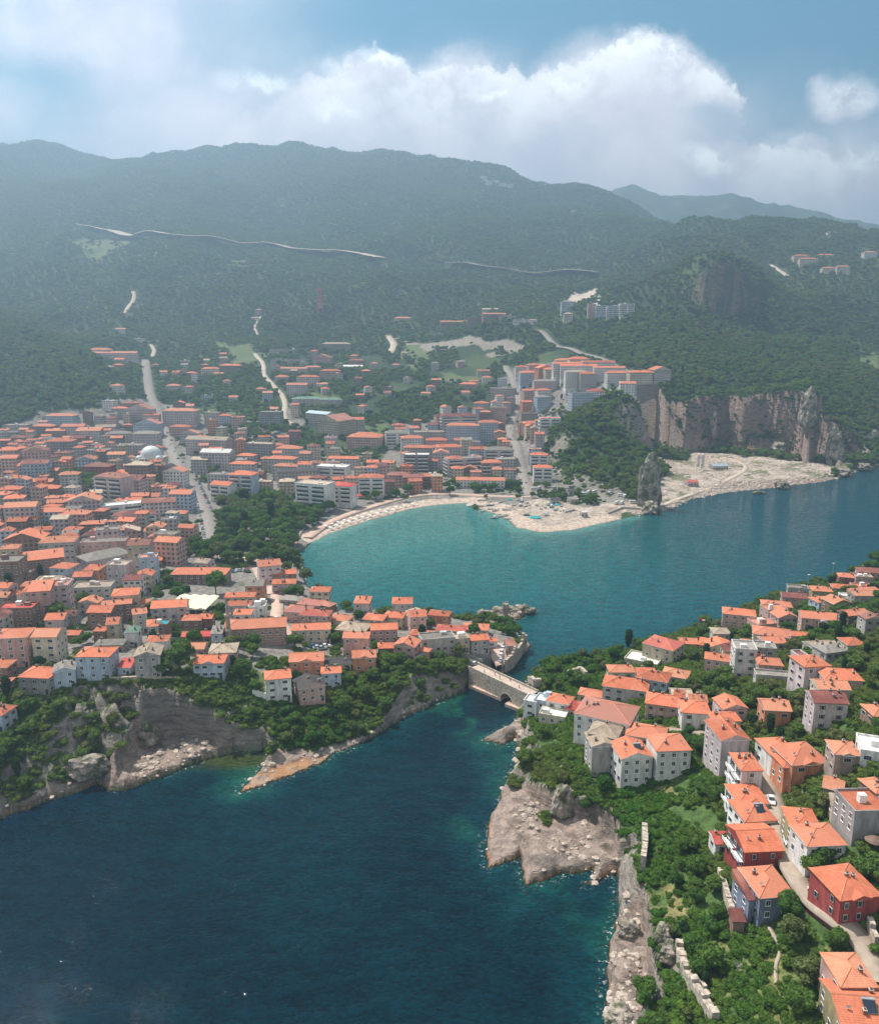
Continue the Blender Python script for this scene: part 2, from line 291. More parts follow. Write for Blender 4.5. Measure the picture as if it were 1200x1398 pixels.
def ground(u, v, up=0.0):                            # first point along the sight line that lies `up` metres over the land
    d = ray(u, v); d = d/d[1]
    D = np.exp(np.linspace(math.log(95), math.log(5200), 420))
    for it in range(2):
        z = CAMH + d[2]*D - up - np.maximum(height(D*d[0], D)[0], 0)
        i = int(np.argmax(z < 0)) if (z < 0).any() else len(D)-1
        lo, hi = D[max(i-1, 0)], D[i]
        D = np.linspace(lo, hi, 24)
    Dm = .5*(lo+hi)
    return np.array((d[0]*Dm, Dm, max(H(d[0]*Dm, Dm), 0.0)))
def gpoly(lst): return [tuple(ground(u, v)[:2]) for u, v in lst]
# ------------------------------------------------------------------ materials
MATS = {}
def newmat(name):
    m = bpy.data.materials.new(name); m.use_nodes = True; m.node_tree.nodes.clear()
    n = NT(m.node_tree); o = n.n('ShaderNodeOutputMaterial')
    b = n.n('ShaderNodeBsdfPrincipled'); n.put(o.inputs[0], b.outputs[0])
    b.inputs['Roughness'].default_value = .85; b.inputs['Specular IOR Level'].default_value = .25
    MATS[name] = m
    return m, n, b, o
def bump(n, b, h, dist, strength=1.0):
    x = n.n('ShaderNodeBump'); n.put(x.inputs['Height'], h); x.inputs['Distance'].default_value = dist; x.inputs['Strength'].default_value = strength
    n.put(b.inputs['Normal'], x.outputs[0])
def attr(n, name, out='Color'):
    x = n.n('ShaderNodeAttribute', attribute_name=name); return x.outputs[out]
def geo_pos(n): return n.n('ShaderNodeNewGeometry').outputs['Position']

def mesh_obj(name, verts, faces, mats=(), parent=None, fmat=None, smooth=False):
    me = bpy.data.meshes.new(name)
    if isinstance(verts, np.ndarray) and isinstance(faces, np.ndarray):
        k = faces.shape[1]
        me.vertices.add(len(verts)); me.vertices.foreach_set('co', np.ascontiguousarray(verts, np.float32).ravel())
        me.loops.add(faces.size); me.loops.foreach_set('vertex_index', np.ascontiguousarray(faces, np.int32).ravel())
        me.polygons.add(len(faces)); me.polygons.foreach_set('loop_start', np.arange(0, faces.size, k, dtype=np.int32))
        me.polygons.foreach_set('loop_total', np.full(len(faces), k, np.int32))
        me.update(calc_edges=True); me.validate()
    else:
        me.from_pydata([tuple(v) for v in verts], [], faces)
    for m in mats: me.materials.append(m)
    if fmat is not None: me.polygons.foreach_set('material_index', np.array(fmat, np.int32))
    if smooth: me.polygons.foreach_set('use_smooth', np.ones(len(me.polygons), bool))
    me.update()
    o = bpy.data.objects.new(name, me); COL.objects.link(o)
    if parent: o.parent = parent
    return o
def tag(o, label=None, cat=None, group=None, kind=None):
    if label: o['label'] = label
    if cat: o['category'] = cat
    if group: o['group'] = group
    if kind: o['kind'] = kind
    return o
def empty(name, loc, rz=0.0):
    o = bpy.data.objects.new(name, None); COL.objects.link(o); o.location = loc; o.rotation_euler = (0, 0, rz); o.empty_display_size = .5
    return o

# ------------------------------------------------------------------ the land
nT, nD = 760, 1120
tt = np.linspace(-1, 1, nT); tt = tt*.62 + .38*tt**3 *1.0
DD = np.exp(np.linspace(math.log(70), math.log(5600), nD))
GT, GD = np.meshgrid(tt, DD)
GX, GY = GT*GD, GD
GZ, GC, GR = height(GX, GY)
# slope from finite differences on the sheet
def grads(Z):
    P = np.stack((GX, GY, Z), -1); a = np.gradient(P, axis=1); b = np.gradient(P, axis=0)
    n = np.cross(a, b); n /= np.linalg.norm(n, axis=-1, keepdims=True)+1e-12
    return n
GN_ = grads(GZ); NZ = np.abs(GN_[..., 2])
URBAN = gpoly([(-300,640),(-60,590),(60,566),(140,556),(190,545),(250,548),(300,575),(400,555),(430,600),(520,625),(560,585),(640,560),(685,545),(690,505),(890,505),(850,528),(790,552),(757,590),(752,630),(770,652),(860,672),(880,690),(870,699),(700,705),(560,688),(420,732),(412,780)]) + \
        [tuple(on_z(u, v, 8)) for u, v in [(420,800),(460,815),(640,838),(715,870)]] + gpoly([(690,915),(640,905),(580,885),(470,890),(400,925),(330,905),(200,915),(60,925),(-60,930),(-300,940)])
QUARRY = gpoly([(905,628),(950,617),(1010,622),(1130,634),(1180,641),(1150,652),(1000,672),(900,697),(884,690)])
SPIT = gpoly([(640,682),(700,690),(740,684),(800,690),(868,682),(876,698),(830,711),(780,722),(740,725),(708,719),(690,706)])
INDUS = gpoly([(535,459),(640,460),(722,463),(716,473),(660,481),(575,479)])
PIT = gpoly([(786,398),(815,390),(822,411),(782,413)])
FIELDS = [gpoly(p) for p in [[(95,322),(190,322),(160,342),(105,346)],[(185,345),(225,345),(215,352),(188,352)],[(318,345),(345,352),(335,378),(312,372)],[(290,465),(350,468),(355,500),(318,500)],[(470,575),(530,580),(500,600),(455,590)],[(600,505),(660,510),(640,525),(600,520)],[(395,530),(440,528),(470,540),(430,556)],[(560,470),(600,480),(580,500),(545,490)],[(250,552),(300,556),(330,560),(300,566)],[(1170,470),(1200,480),(1215,520),(1180,500)],[(60,900),(130,880),(120,910)]]]
GRASSY = [gpoly(p) for p in [[(900,1075),(945,1075),(950,1092),(890,1090)],[(880,1215),(925,1215),(940,1250),(890,1255)],[(960,1275),(995,1290),(985,1320),(950,1310)],[(1112,1325),(1136,1300),(1112,1290)],[(345,905),(380,925),(360,960),(342,940)]]]
CLIFFTAN = np.array([on_z(u, v, 20) for u, v in [(880,520),(1160,520),(1170,640),(880,640)]])
shp = GX.shape; fx, fy = GX.ravel(), GY.ravel()
_wn = np.clip(GY*.016, 2.5, 30); fxw, fyw = (GX+_wn*fbm(GX, GY, 38, 3, 81)).ravel(), (GY+2.2*_wn*fbm(GX, GY, 45, 3, 82)).ravel()
def inside(poly): return in_poly(poly, fxw, fyw).reshape(shp)
dm_, sm_ = poly_dist(main_poly, fx, fy); dm_ = dm_.reshape(shp); sm_ = sm_.reshape(shp)
n60 = fbm(GX, GY, 70, 4, 61); n20 = fbm(GX, GY, 18, 4, 62); n7 = fbm(GX, GY, 6, 3, 63)
def lay(base, c, m):
    m = np.clip(m, 0, 1)[..., None]; return base*(1-m) + np.array(c)*m
C = np.zeros(shp+(3,)) + np.array((.030, .055, .020))
C = lay(C, (.075, .105, .035), smooth01((n60+.1)/.5)*.7)
urb = inside(URBAN); URB = urb
C = lay(C, (.215, .195, .175), urb*1.0); C = lay(C, (.13, .13, .10), urb*smooth01((n20)/.5)*.8)
quar, spit, indus, pit = inside(QUARRY), inside(SPIT), inside(INDUS), inside(PIT)
BARE = quar | spit | indus | pit
C = lay(C, (.37, .30, .245), (quar | spit)*1.0); C = lay(C, (.27, .22, .17), (quar | spit)*smooth01((n20+.05)/.3)*.8); C = lay(C, (.52, .44, .37), (quar | spit)*smooth01((n7)/.3)*.6)
C = lay(C, (.27, .235, .195), indus*1.0); C = lay(C, (.55, .46, .38), pit*1.0)
FIELD = np.zeros(shp, bool)
for p in FIELDS: FIELD |= inside(p)
C = lay(C, (.10, .14, .05), FIELD*1.0); C = lay(C, (.15, .15, .065), FIELD*smooth01((n20+.1)/.3)*.6)
GRS = np.zeros(shp, bool)
for p in GRASSY: GRS |= inside(p)
near = (GY < 480) & ~urb
C = lay(C, (.060, .105, .028), near*1.0); C = lay(C, (.17, .165, .06), near*smooth01((n20-.22)/.3)*.8)
C = lay(C, (.19, .165, .07), GRS*smooth01((n7+.35)/.4))
C = lay(C, (.10, .14, .045), (GRS & (GX < 0))*1.0)
beach = (dm_ > 0) & (sm_ < .14) & (dm_ < 17+4*n20) & (GY > 400)
C = lay(C, (.47, .37, .30), beach*1.0); C = lay(C, (.40, .27, .21), beach*smooth01((2.5-dm_)/2))
rock = smooth01((.80-NZ)/.16)*(GZ > .1)*((GY < 1100) | pit)
rock = np.maximum(rock, smooth01((.62-NZ)/.12)*(GZ > 100))
rock = np.maximum(rock, GR)
rock = np.maximum(rock, smooth01((1.9-GZ)/.8)*(GC > 0)*(sm_ > .2)*(GY < 1100))
rock = rock*np.where(beach | spit | (urb & (GR < .5) & (GZ > 3)), 0, 1)
ctan = inside(CLIFFTAN) & (GY > 600)
rc = np.zeros(shp+(3,)) + np.array((.36, .315, .27)); rc = lay(rc, (.375, .285, .24), GR*.9)
rc = lay(rc, (.31, .22, .19), ctan*smooth01((n60+.5)/.5)); rc = lay(rc, (.20, .175, .15), smooth01((n20-.1)/.4)*.7)
rc = lay(rc, (.42, .20, .075), GR*smooth01((.95-GZ+n7*.8)/.7)*.75); rc = lay(rc, (.09, .06, .035), smooth01((.45-GZ)/.3)*.8)
rc = lay(rc, (.50, .24, .10), ((GX > 70) & (GY < 175) & (GZ > 4))*smooth01((n7+n20*.6)/.35)*.6)
rc = lay(rc, (.050, .066, .040), (GY > 1200)*1.0); rc = lay(rc, (.42, .27, .17), ctan*smooth01((n7+n20-.15)/.3)*.35)
C = lay(C, (.13, .14, .06), quar*smooth01((n20-.08)/.15)*.8)
C = C*(1-rock[..., None]) + rc*rock[..., None]
ROCK = rock
# mesh, without the deep sea floor
keep = GZ > -4.0
idx = np.arange(nT*nD).reshape(nD, nT)
q = np.stack((idx[:-1, :-1], idx[:-1, 1:], idx[1:, 1:], idx[1:, :-1]), -1).reshape(-1, 4)
kf = keep.ravel()[q].any(1); q = q[kf]
used = np.zeros(nT*nD, bool); used[q.ravel()] = True
remap = np.cumsum(used)-1
V = np.stack((GX, GY, GZ), -1).reshape(-1, 3)[used]
gm, n, b, o = newmat('ground')
pos = geo_pos(n); base = attr(n, 'ground'); rk = attr(n, 'rock', 'Fac')
f1 = n.noise(pos, .35, 6, .65); f2 = n.noise(pos, 1.7, 5, .6)
strat = n.n('ShaderNodeMapping'); strat.inputs['Scale'].default_value = (.16, .22, .8); strat.inputs['Rotation'].default_value = (.25, .15, 0); n.put(strat.inputs[0], pos)
st = n.noise(strat.outputs[0], 1.0, 7, .68)
vor = n.n('ShaderNodeTexVoronoi', feature='DISTANCE_TO_EDGE'); n.put(vor.inputs[0], pos); vor.inputs['Scale'].default_value = .28
crack = n.ramp(n.m('ADD', vor.outputs[0], n.m('MULTIPLY', n.m('SUBTRACT', n.noise(pos, .6, 3, .6), .5), .5)), -.12, .05, 0, 1)
k = n.m('MULTIPLY', n.ramp(f1, .3, .7, .60, 1.35), n.ramp(f2, .25, .75, .70, 1.25))
kr = n.m('MULTIPLY', n.ramp(st, .3, .68, .34, 1.34), n.ramp(crack, 0, 1, .55, 1.0))
kk = n.m('ADD', n.m('MULTIPLY', k, n.m('SUBTRACT', 1.0, n.m('MULTIPLY', rk, .6))), n.m('MULTIPLY', n.m('MULTIPLY', kr, rk), .6))
n.put(b.inputs['Base Color'], n.mix(1.0, base, n.xyz(kk, kk, kk), 'MULTIPLY'))
hgt = n.m('ADD', n.m('MULTIPLY', f1, .5), n.m('MULTIPLY', n.m('ADD', n.m('MULTIPLY', st, 1.6), n.m('MULTIPLY', crack, .15)), rk))
bump(n, b, hgt, 1.7, 1.0)
b.inputs['Roughness'].default_value = .95
land = mesh_obj('terrain', V, remap[q], [gm]); tag(land, kind='structure')
def set_attr(me, name, typ, data):
    a = me.attributes.new(name, typ, 'POINT'); a.data.foreach_set({'FLOAT': 'value', 'FLOAT_COLOR': 'color', 'INT': 'value', 'FLOAT_VECTOR': 'vector'}[typ], np.ascontiguousarray(data).ravel())
set_attr(land.data, 'ground', 'FLOAT_COLOR', np.c_[C.reshape(-1, 3)[used], np.ones(used.sum())].astype(np.float32))
set_attr(land.data, 'rock', 'FLOAT', ROCK.ravel()[used].astype(np.float32))
land.data.polygons.foreach_set('use_smooth', np.ones(len(land.data.polygons), bool))

# ------------------------------------------------------------------ the sea: its own colour follows depth and bottom (sand, weed, rock)
wt = np.linspace(-1, 1, 330); wt = wt*.62+.38*wt**3
wd = np.r_[np.exp(np.linspace(math.log(40), math.log(1100), 470)), 2500]
WT, WD = np.meshgrid(wt, wd); WX, WY = WT*WD, WD
dM, sM = poly_dist(main_poly, WX, WY); dI, _ = poly_dist(isle_poly, WX, WY)
off_m, off_i = np.maximum(-dM, 0), np.maximum(-dI, 0); offd = np.minimum(off_m, off_i)
w60 = fbm(WX, WY, 60, 4, 71); w25 = fbm(WX, WY, 22, 4, 72)
W = np.zeros(WX.shape+(3,)) + np.array((.0002, .0095, .0165))
W = lay(W, (.0005, .017, .025), smooth01((w60+.2)/.6)*.7)
bay = (WY > 335) & (WX > -230)
def gb(u, v, ru, rv):
    p = on_z(u, v); return np.exp(-((WX-p[0])/ru)**2 - ((WY-p[1])/rv)**2)
W = lay(W, (.001, .042, .060), smooth01((WY-330)/70))
W = lay(W, (.004, .080, .085), np.clip(1.25*gb(560, 765, 190, 150), 0, 1)*(WY > 340))
W = lay(W, (.024, .135, .125), np.clip(gb(520, 735, 95, 95) + gb(620, 705, 110, 60)*1.1, 0, 1)*(WY > 400))
W = lay(W, (.08, .22, .19), smooth01((16-off_m)/16)*(sM < .2)*(WY > 400)*.7)
W = lay(W, (.002, .040, .050), (WY < 420)*smooth01((20+16*w25-offd)/30)*.7*(WX > -150))
W = lay(W, (.005, .052, .034), (WY < 420)*smooth01((5+16*w25-offd)/14)*.6*(WX > -150))
W = lay(W, (.006, .060, .036), smooth01((w25-.05)/.2)*.8*np.clip(gb(640, 960, 22, 26) + gb(655, 1130, 10, 24)*.5 + gb(350, 1050, 18, 12)*.7 + gb(690, 985, 15, 18) + gb(800, 1240, 8, 16)*.4, 0, 1))
W = lay(W, (.035, .045, .012), np.clip(1.6*gb(322, 1038, 15, 5), 0, 1)*.9)
W = lay(W, (.001, .012, .026), smooth01((20-off_m)/20)*(WX < -100)*(WY < 330)*.85)
wq = np.arange(WX.size).reshape(WX.shape); wq = np.stack((wq[:-1, :-1], wq[:-1, 1:], wq[1:, 1:], wq[1:, :-1]), -1).reshape(-1, 4)
wm, n, b, o = newmat('sea_water')
pos = geo_pos(n)
mp = n.n('ShaderNodeMapping'); mp.inputs['Scale'].default_value = (.8, 1.5, 1); mp.inputs['Rotation'].default_value = (0, 0, .35); n.put(mp.inputs[0], pos)
w1 = n.noise(mp.outputs[0], .16, 2, .5); w2 = n.noise(mp.outputs[0], .70, 1, .5); w3 = n.noise(pos, 1.5, 0, .5)
hh = n.m('ADD', n.m('MULTIPLY', w1, 2.2), n.m('ADD', n.m('MULTIPLY', w2, .75), n.m('MULTIPLY', w3, .30)))
bump(n, b, hh, .31, 1.0)
tone = n.ramp(n.m('ADD', n.m('MULTIPLY', w2, .6), n.m('MULTIPLY', w1, .4)), .33, .67, .60, 1.42)
foam = n.m('MULTIPLY', attr(n, 'foam', 'Fac'), n.ramp(n.noise(pos, .8, 7, .75), .53, .70, 0, .8))
colr = n.mix(foam, n.mix(1.0, attr(n, 'depth'), n.xyz(tone, tone, tone), 'MULTIPLY'), (.75, .75, .72))
n.put(b.inputs['Base Color'], colr)
b.inputs['Roughness'].default_value = .012; b.inputs['IOR'].default_value = 1.33; b.inputs['Specular IOR Level'].default_value = .22
sea = mesh_obj('sea', np.c_[WX.ravel(), WY.ravel(), np.zeros(WX.size)], wq, [wm], smooth=True); tag(sea, kind='structure')
set_attr(sea.data, 'depth', 'FLOAT_COLOR', np.c_[W.reshape(-1, 3), np.ones(WX.size)].astype(np.float32))
set_attr(sea.data, 'foam', 'FLOAT', (smooth01((2.6-offd+1.6*w25)/2.4)*((sM > .3) | (off_i < 5))).ravel().astype(np.float32))

# ------------------------------------------------------------------ the air
hz = mesh_obj('haze', [(x, y, z) for z in (-20, 960) for x, y in ((-7000, -900), (7000, -900), (7000, 6200), (-7000, 6200))],
              [(0, 3, 2, 1), (4, 5, 6, 7), (0, 1, 5, 4), (1, 2, 6, 5), (2, 3, 7, 6), (3, 0, 4, 7)])
tag(hz, kind='stuff')
hm = bpy.data.materials.new('haze_air'); hm.use_nodes = True; hm.node_tree.nodes.clear(); n = NT(hm.node_tree)
pv = n.n('ShaderNodeVolumePrincipled'); pv.inputs['Color'].default_value = (.46, .67, .88, 1); pv.inputs['Density'].default_value = .00033; pv.inputs['Anisotropy'].default_value = .45
oo = n.n('ShaderNodeOutputMaterial'); n.put(oo.inputs['Volume'], pv.outputs[0]); hz.data.materials.append(hm)
# ------------------------------------------------------------------ house materials
WALLC = dict(white=(.74,.71,.68), cream=(.66,.56,.43), pink=(.60,.38,.33), salmon=(.62,.27,.16), lilac=(.57,.48,.48), gray=(.47,.43,.40), brown=(.27,.17,.13), beige=(.54,.44,.32), blue=(.22,.25,.34), crimson=(.37,.075,.07), paleblue=(.46,.53,.62), slate=(.30,.285,.28), olive=(.34,.29,.16), stone=(.37,.29,.25))
ROOFC = dict(orange=(.61,.18,.095), pale=(.58,.23,.13), red=(.50,.075,.065), maroon=(.20,.065,.055), rose=(.44,.17,.14), gray=(.27,.245,.215), tan=(.46,.36,.27), slate=(.075,.065,.065), white=(.74,.72,.68), ltblue=(.45,.55,.62), green=(.16,.26,.20), teal=(.02,.36,.42))
ROOFW = dict(orange='terracotta', pale='faded tile', red='red', maroon='maroon', rose='dusty rose', gray='grey', tan='tan', slate='dark slate', white='white', ltblue='light blue', green='green', teal='turquoise')
WALLW = dict(paleblue='pale blue', stone='stone-brown', slate='dark grey', lilac='lilac grey')
def uvnode(n): return n.n('ShaderNodeUVMap').outputs[0]
def wall_mat(col, grid):
    key = 'plaster_%s%s' % (col, '_windowed' if grid else '')
    if key in MATS: return MATS[key]
    m, n, b, o = newmat(key); pos = geo_pos(n)
    st = n.n('ShaderNodeMapping'); st.inputs['Scale'].default_value = (.9, .9, .22); n.put(st.inputs[0], pos)
    k = n.m('MULTIPLY', n.ramp(n.noise(st.outputs[0], .8, 5, .68), .28, .68, .62, 1.12), n.ramp(n.noise(pos, .05, 2, .5), .35, .65, .86, 1.10))
    c = n.mix(1.0, WALLC[col], n.xyz(k, k, k), 'MULTIPLY')
    if grid:                                         # plaster with rows of openings, in metres along the wall
        su = n.n('ShaderNodeSeparateXYZ'); n.put(su.inputs[0], uvnode(n))
        fu = n.m('FRACT', n.m('DIVIDE', su.outputs[0], 3.1)); fv = n.m('FRACT', n.m('DIVIDE', su.outputs[1], 2.9))
        iu = n.m('FLOOR', n.m('DIVIDE', su.outputs[0], 3.1)); iv = n.m('FLOOR', n.m('DIVIDE', su.outputs[1], 2.9))
        wn_ = n.n('ShaderNodeTexWhiteNoise', noise_dimensions='3D'); n.put(wn_.inputs[0], n.xyz(iu, iv, 3.0))
        wid = n.m('ADD', .19, n.m('MULTIPLY', wn_.outputs[0], .10))
        a = n.m('LESS_THAN', n.m('ABSOLUTE', n.m('SUBTRACT', fu, .5)), wid); c2 = n.m('LESS_THAN', n.m('ABSOLUTE', n.m('SUBTRACT', fv, .52)), .25)
        up = n.m('GREATER_THAN', su.outputs[1], .2)
        op = n.m('MULTIPLY', n.m('MULTIPLY', a, c2), up)
        sl_ = n.m('LESS_THAN', fv, .07); c = n.mix(n.m('MULTIPLY', n.m('MULTIPLY', sl_, .35), up), c, (.62, .59, .56))
        c = n.mix(op, c, n.mix(wn_.outputs[0], (.035, .04, .05), (.16, .15, .15)))
    n.put(b.inputs['Base Color'], c); bump(n, b, n.noise(pos, 2.0, 4, .6), .03, .5)
    return m
def roof_mat(col):
    key = 'roof_' + col
    if key in MATS: return MATS[key]
    m, n, b, o = newmat(key); pos = geo_pos(n); uv = uvnode(n)
    oi = n.n('ShaderNodeObjectInfo').outputs['Random']
    tiled = col in ('orange', 'pale', 'red', 'maroon', 'rose')
    st = n.n('ShaderNodeMapping'); st.inputs['Scale'].default_value = (2.6, .35, 1); n.put(st.inputs[0], uv)
    f = n.noise(st.outputs[0], 1.0, 4, .7); g = n.noise(pos, .55, 5, .65); gg = n.noise(pos, .14, 3, .5)
    k = n.m('MULTIPLY', n.ramp(f, .25, .75, .80, 1.16), n.ramp(g, .3, .7, .84 if tiled else .7, 1.12))
    k = n.m('MULTIPLY', k, n.m('ADD', .68, n.m('MULTIPLY', oi, .50)))
    c = n.mix(1.0, ROOFC[col], n.xyz(k, k, k), 'MULTIPLY')
    if tiled:
        o2 = n.m('FRACT', n.m('MULTIPLY', oi, 7.31)); c = n.mix(n.ramp(o2, .30, 1.0, 0, .75), c, tuple(.5*q+.5*p for q, p in zip(ROOFC[col], (.50, .26, .18))))
        su = n.n('ShaderNodeSeparateXYZ'); n.put(su.inputs[0], uv)
        row = n.m('FRACT', n.m('DIVIDE', su.outputs[1], .42)); colw = n.m('FRACT', n.m('DIVIDE', su.outputs[0], .30))
        ln = n.m('MULTIPLY', n.ramp(row, .0, .25, .74, 1.0), n.ramp(n.m('ABSOLUTE', n.m('SUBTRACT', colw, .5)), .25, .5, 1.0, .80))
        c = n.mix(1.0, c, n.xyz(ln, ln, ln), 'MULTIPLY')
        wv = n.m('ADD', n.m('MULTIPLY', n.m('SINE', n.m('MULTIPLY', su.outputs[0], 20.9)), .5), n.m('MULTIPLY', row, -.6))
        bump(n, b, wv, .05, .8)
        c = n.mix(n.ramp(g, .52, .74, 0, .45), c, tuple(.55*q+.08*p for q, p in zip(ROOFC[col], (.9, .7, .5))))
        c = n.mix(n.ramp(gg, .5, .75, 0, .35), c, (.66, .30, .19))
    n.put(b.inputs['Base Color'], c); b.inputs['Roughness'].default_value = .8
    return m
def plain(name, col, rough=.8, spec=.25, metal=0.0, var=.2, scale=.8):
    if name in MATS: return MATS[name]
    m, n, b, o = newmat(name); k = n.ramp(n.noise(geo_pos(n), scale, 5, .65), .3, .7, 1-var, 1+var)
    n.put(b.inputs['Base Color'], n.mix(1.0, col, n.xyz(k, k, k), 'MULTIPLY'))
    b.inputs['Roughness'].default_value = rough; b.inputs['Specular IOR Level'].default_value = spec; b.inputs['Metallic'].default_value = metal
    return m
glass = plain('window_glass', (.035, .045, .06), .12, .6, 0, .3, .3)
framew = plain('white_frame', (.74, .73, .71), .5); brick = plain('chimney_brick', (.20, .10, .07)); capm = plain('ridge_tile', (.60, .22, .12))
conc = plain('concrete', (.42, .39, .35)); whitep = plain('white_plaster', (.76, .74, .70)); panelm = plain('solar_glass', (.02, .03, .05), .15, .6)
stone_m = plain('old_stone', (.40, .34, .28), .95, .1, 0, .45, 1.1)
metal_m = plain('grey_metal', (.45, .45, .46), .4, .4, .4)

class MB:
    def __init__(s): s.v, s.f, s.m, s.uv = [], [], [], []
    def face(s, pts, mi=0, uv=None):
        i = len(s.v); s.v += [tuple(p) for p in pts]; s.f.append(tuple(range(i, i+len(pts)))); s.m.append(mi)
        if uv is None:
            p = [Vector(q) for q in pts]; nrm = (p[1]-p[0]).cross(p[2]-p[0])
            if nrm.length < 1e-9: nrm = Vector((0, 0, 1))
            nrm.normalize(); ax = Vector((0, 0, 1)).cross(nrm)
            if ax.length < 1e-4: ax = Vector((1, 0, 0))
            ax.normalize(); ay = nrm.cross(ax); uv = [((q-p[0]).dot(ax) if False else q.dot(ax), q.dot(ay)) for q in p]
        s.uv += uv
    def box(s, x0, x1, y0, y1, z0, z1, mi=0, bottom=False):
        a, b, c, d = (x0, y0), (x1, y0), (x1, y1), (x0, y1)
        for p, q in ((a, b), (b, c), (c, d), (d, a)): s.face([(*p, z0), (*q, z0), (*q, z1), (*p, z1)], mi)
        s.face([(*a, z1), (*b, z1), (*c, z1), (*d, z1)], mi)
        if bottom: s.face([(*d, z0), (*c, z0), (*b, z0), (*a, z0)], mi)
    def tube(s, rings, n=10, mi=0, cx=0, cy=0, cap=True):  # rings of (z, r)
        pr = None
        for z, r in rings:
            cur = [(cx+r*math.cos(2*math.pi*k/n), cy+r*math.sin(2*math.pi*k/n), z) for k in range(n)]
            if pr:
                for k in range(n): s.face([pr[k], pr[(k+1) % n], cur[(k+1) % n], cur[k]], mi)
            pr = cur
        if cap: s.face(pr, mi)
    def build(s, name, mats, parent=None, smooth=False):
        o = mesh_obj(name, s.v, s.f, mats, parent, s.m, smooth)
        uvl = o.data.uv_layers.new(name='UVMap'); uvl.data.foreach_set('uv', np.array(s.uv, np.float32).ravel())
        return o

HOUSES, FOOT = [], []                                # FOOT: footprints (x, y, half w, half d, cos, sin) kept clear of trees
def depth_at(p): return p[1]*cP + (CAMH-p[2])*sP
def win_mesh():
    mb = MB(); mb.box(-.62, .62, -.07, .0, -.72, .72, 0, True); mb.box(-.50, -.04, -.085, -.06, -.60, .60, 1, True); mb.box(.04, .50, -.085, -.06, -.60, .60, 1, True)
    mb.box(-.7, .7, -.16, 0, -.80, -.72, 0, True)
    o = mb.build('window', [framew, glass]); me = o.data; bpy.data.objects.remove(o); return me
WIN = win_mesh()
def win_variant(kind):
    mb = MB()
    if kind == 'shutter':
        mb.box(-.5, .5, -.06, .0, -.72, .72, 0, True); mb.box(-.42, .42, -.075, -.055, -.62, .62, 1, True)
        for x in (-.78, .52): mb.box(x, x+.26, -.10, -.0, -.70, .70, 2, True)
    elif kind == 'wide': mb.box(-.95, .95, -.07, 0, -.62, .62, 0, True); mb.box(-.85, -.31, -.085, -.06, -.52, .52, 1, True); mb.box(-.27, .27, -.085, -.06, -.52, .52, 1, True); mb.box(.31, .85, -.085, -.06, -.52, .52, 1, True)
    else: mb.box(-.5, .5, -.06, 0, -1.35, .75, 2, True); mb.box(-.36, .36, -.08, -.055, -.1, .62, 1, True); mb.box(-.36, .36, -.08, -.055, -1.25, -.2, 1, True)
    o = mb.build('window', [framew, glass, plain('brown_wood', (.13, .07, .045))]); me = o.data; bpy.data.objects.remove(o); return me
WINS = [WIN, WIN, win_variant('shutter'), win_variant('wide')]; DOOR = win_variant('door')
_chim = {}
def chim_mesh():
    if not _chim:
        mb = MB(); mb.box(-.32, .32, -.26, .26, -1.0, 1.05, 0); mb.box(-.42, .42, -.36, .36, 1.05, 1.17, 1, True); mb.box(-.2, .2, -.16, .16, 1.17, 1.5, 0)
        o = mb.build('chimney', [brick, conc]); _chim['m'] = o.data; bpy.data.objects.remove(o)
    return _chim['m']
def put(name, me, parent, loc, rz=0.0):
    o = bpy.data.objects.new(name, me); COL.objects.link(o); o.parent = parent; o.location = loc; o.rotation_euler = (0, 0, rz); return o
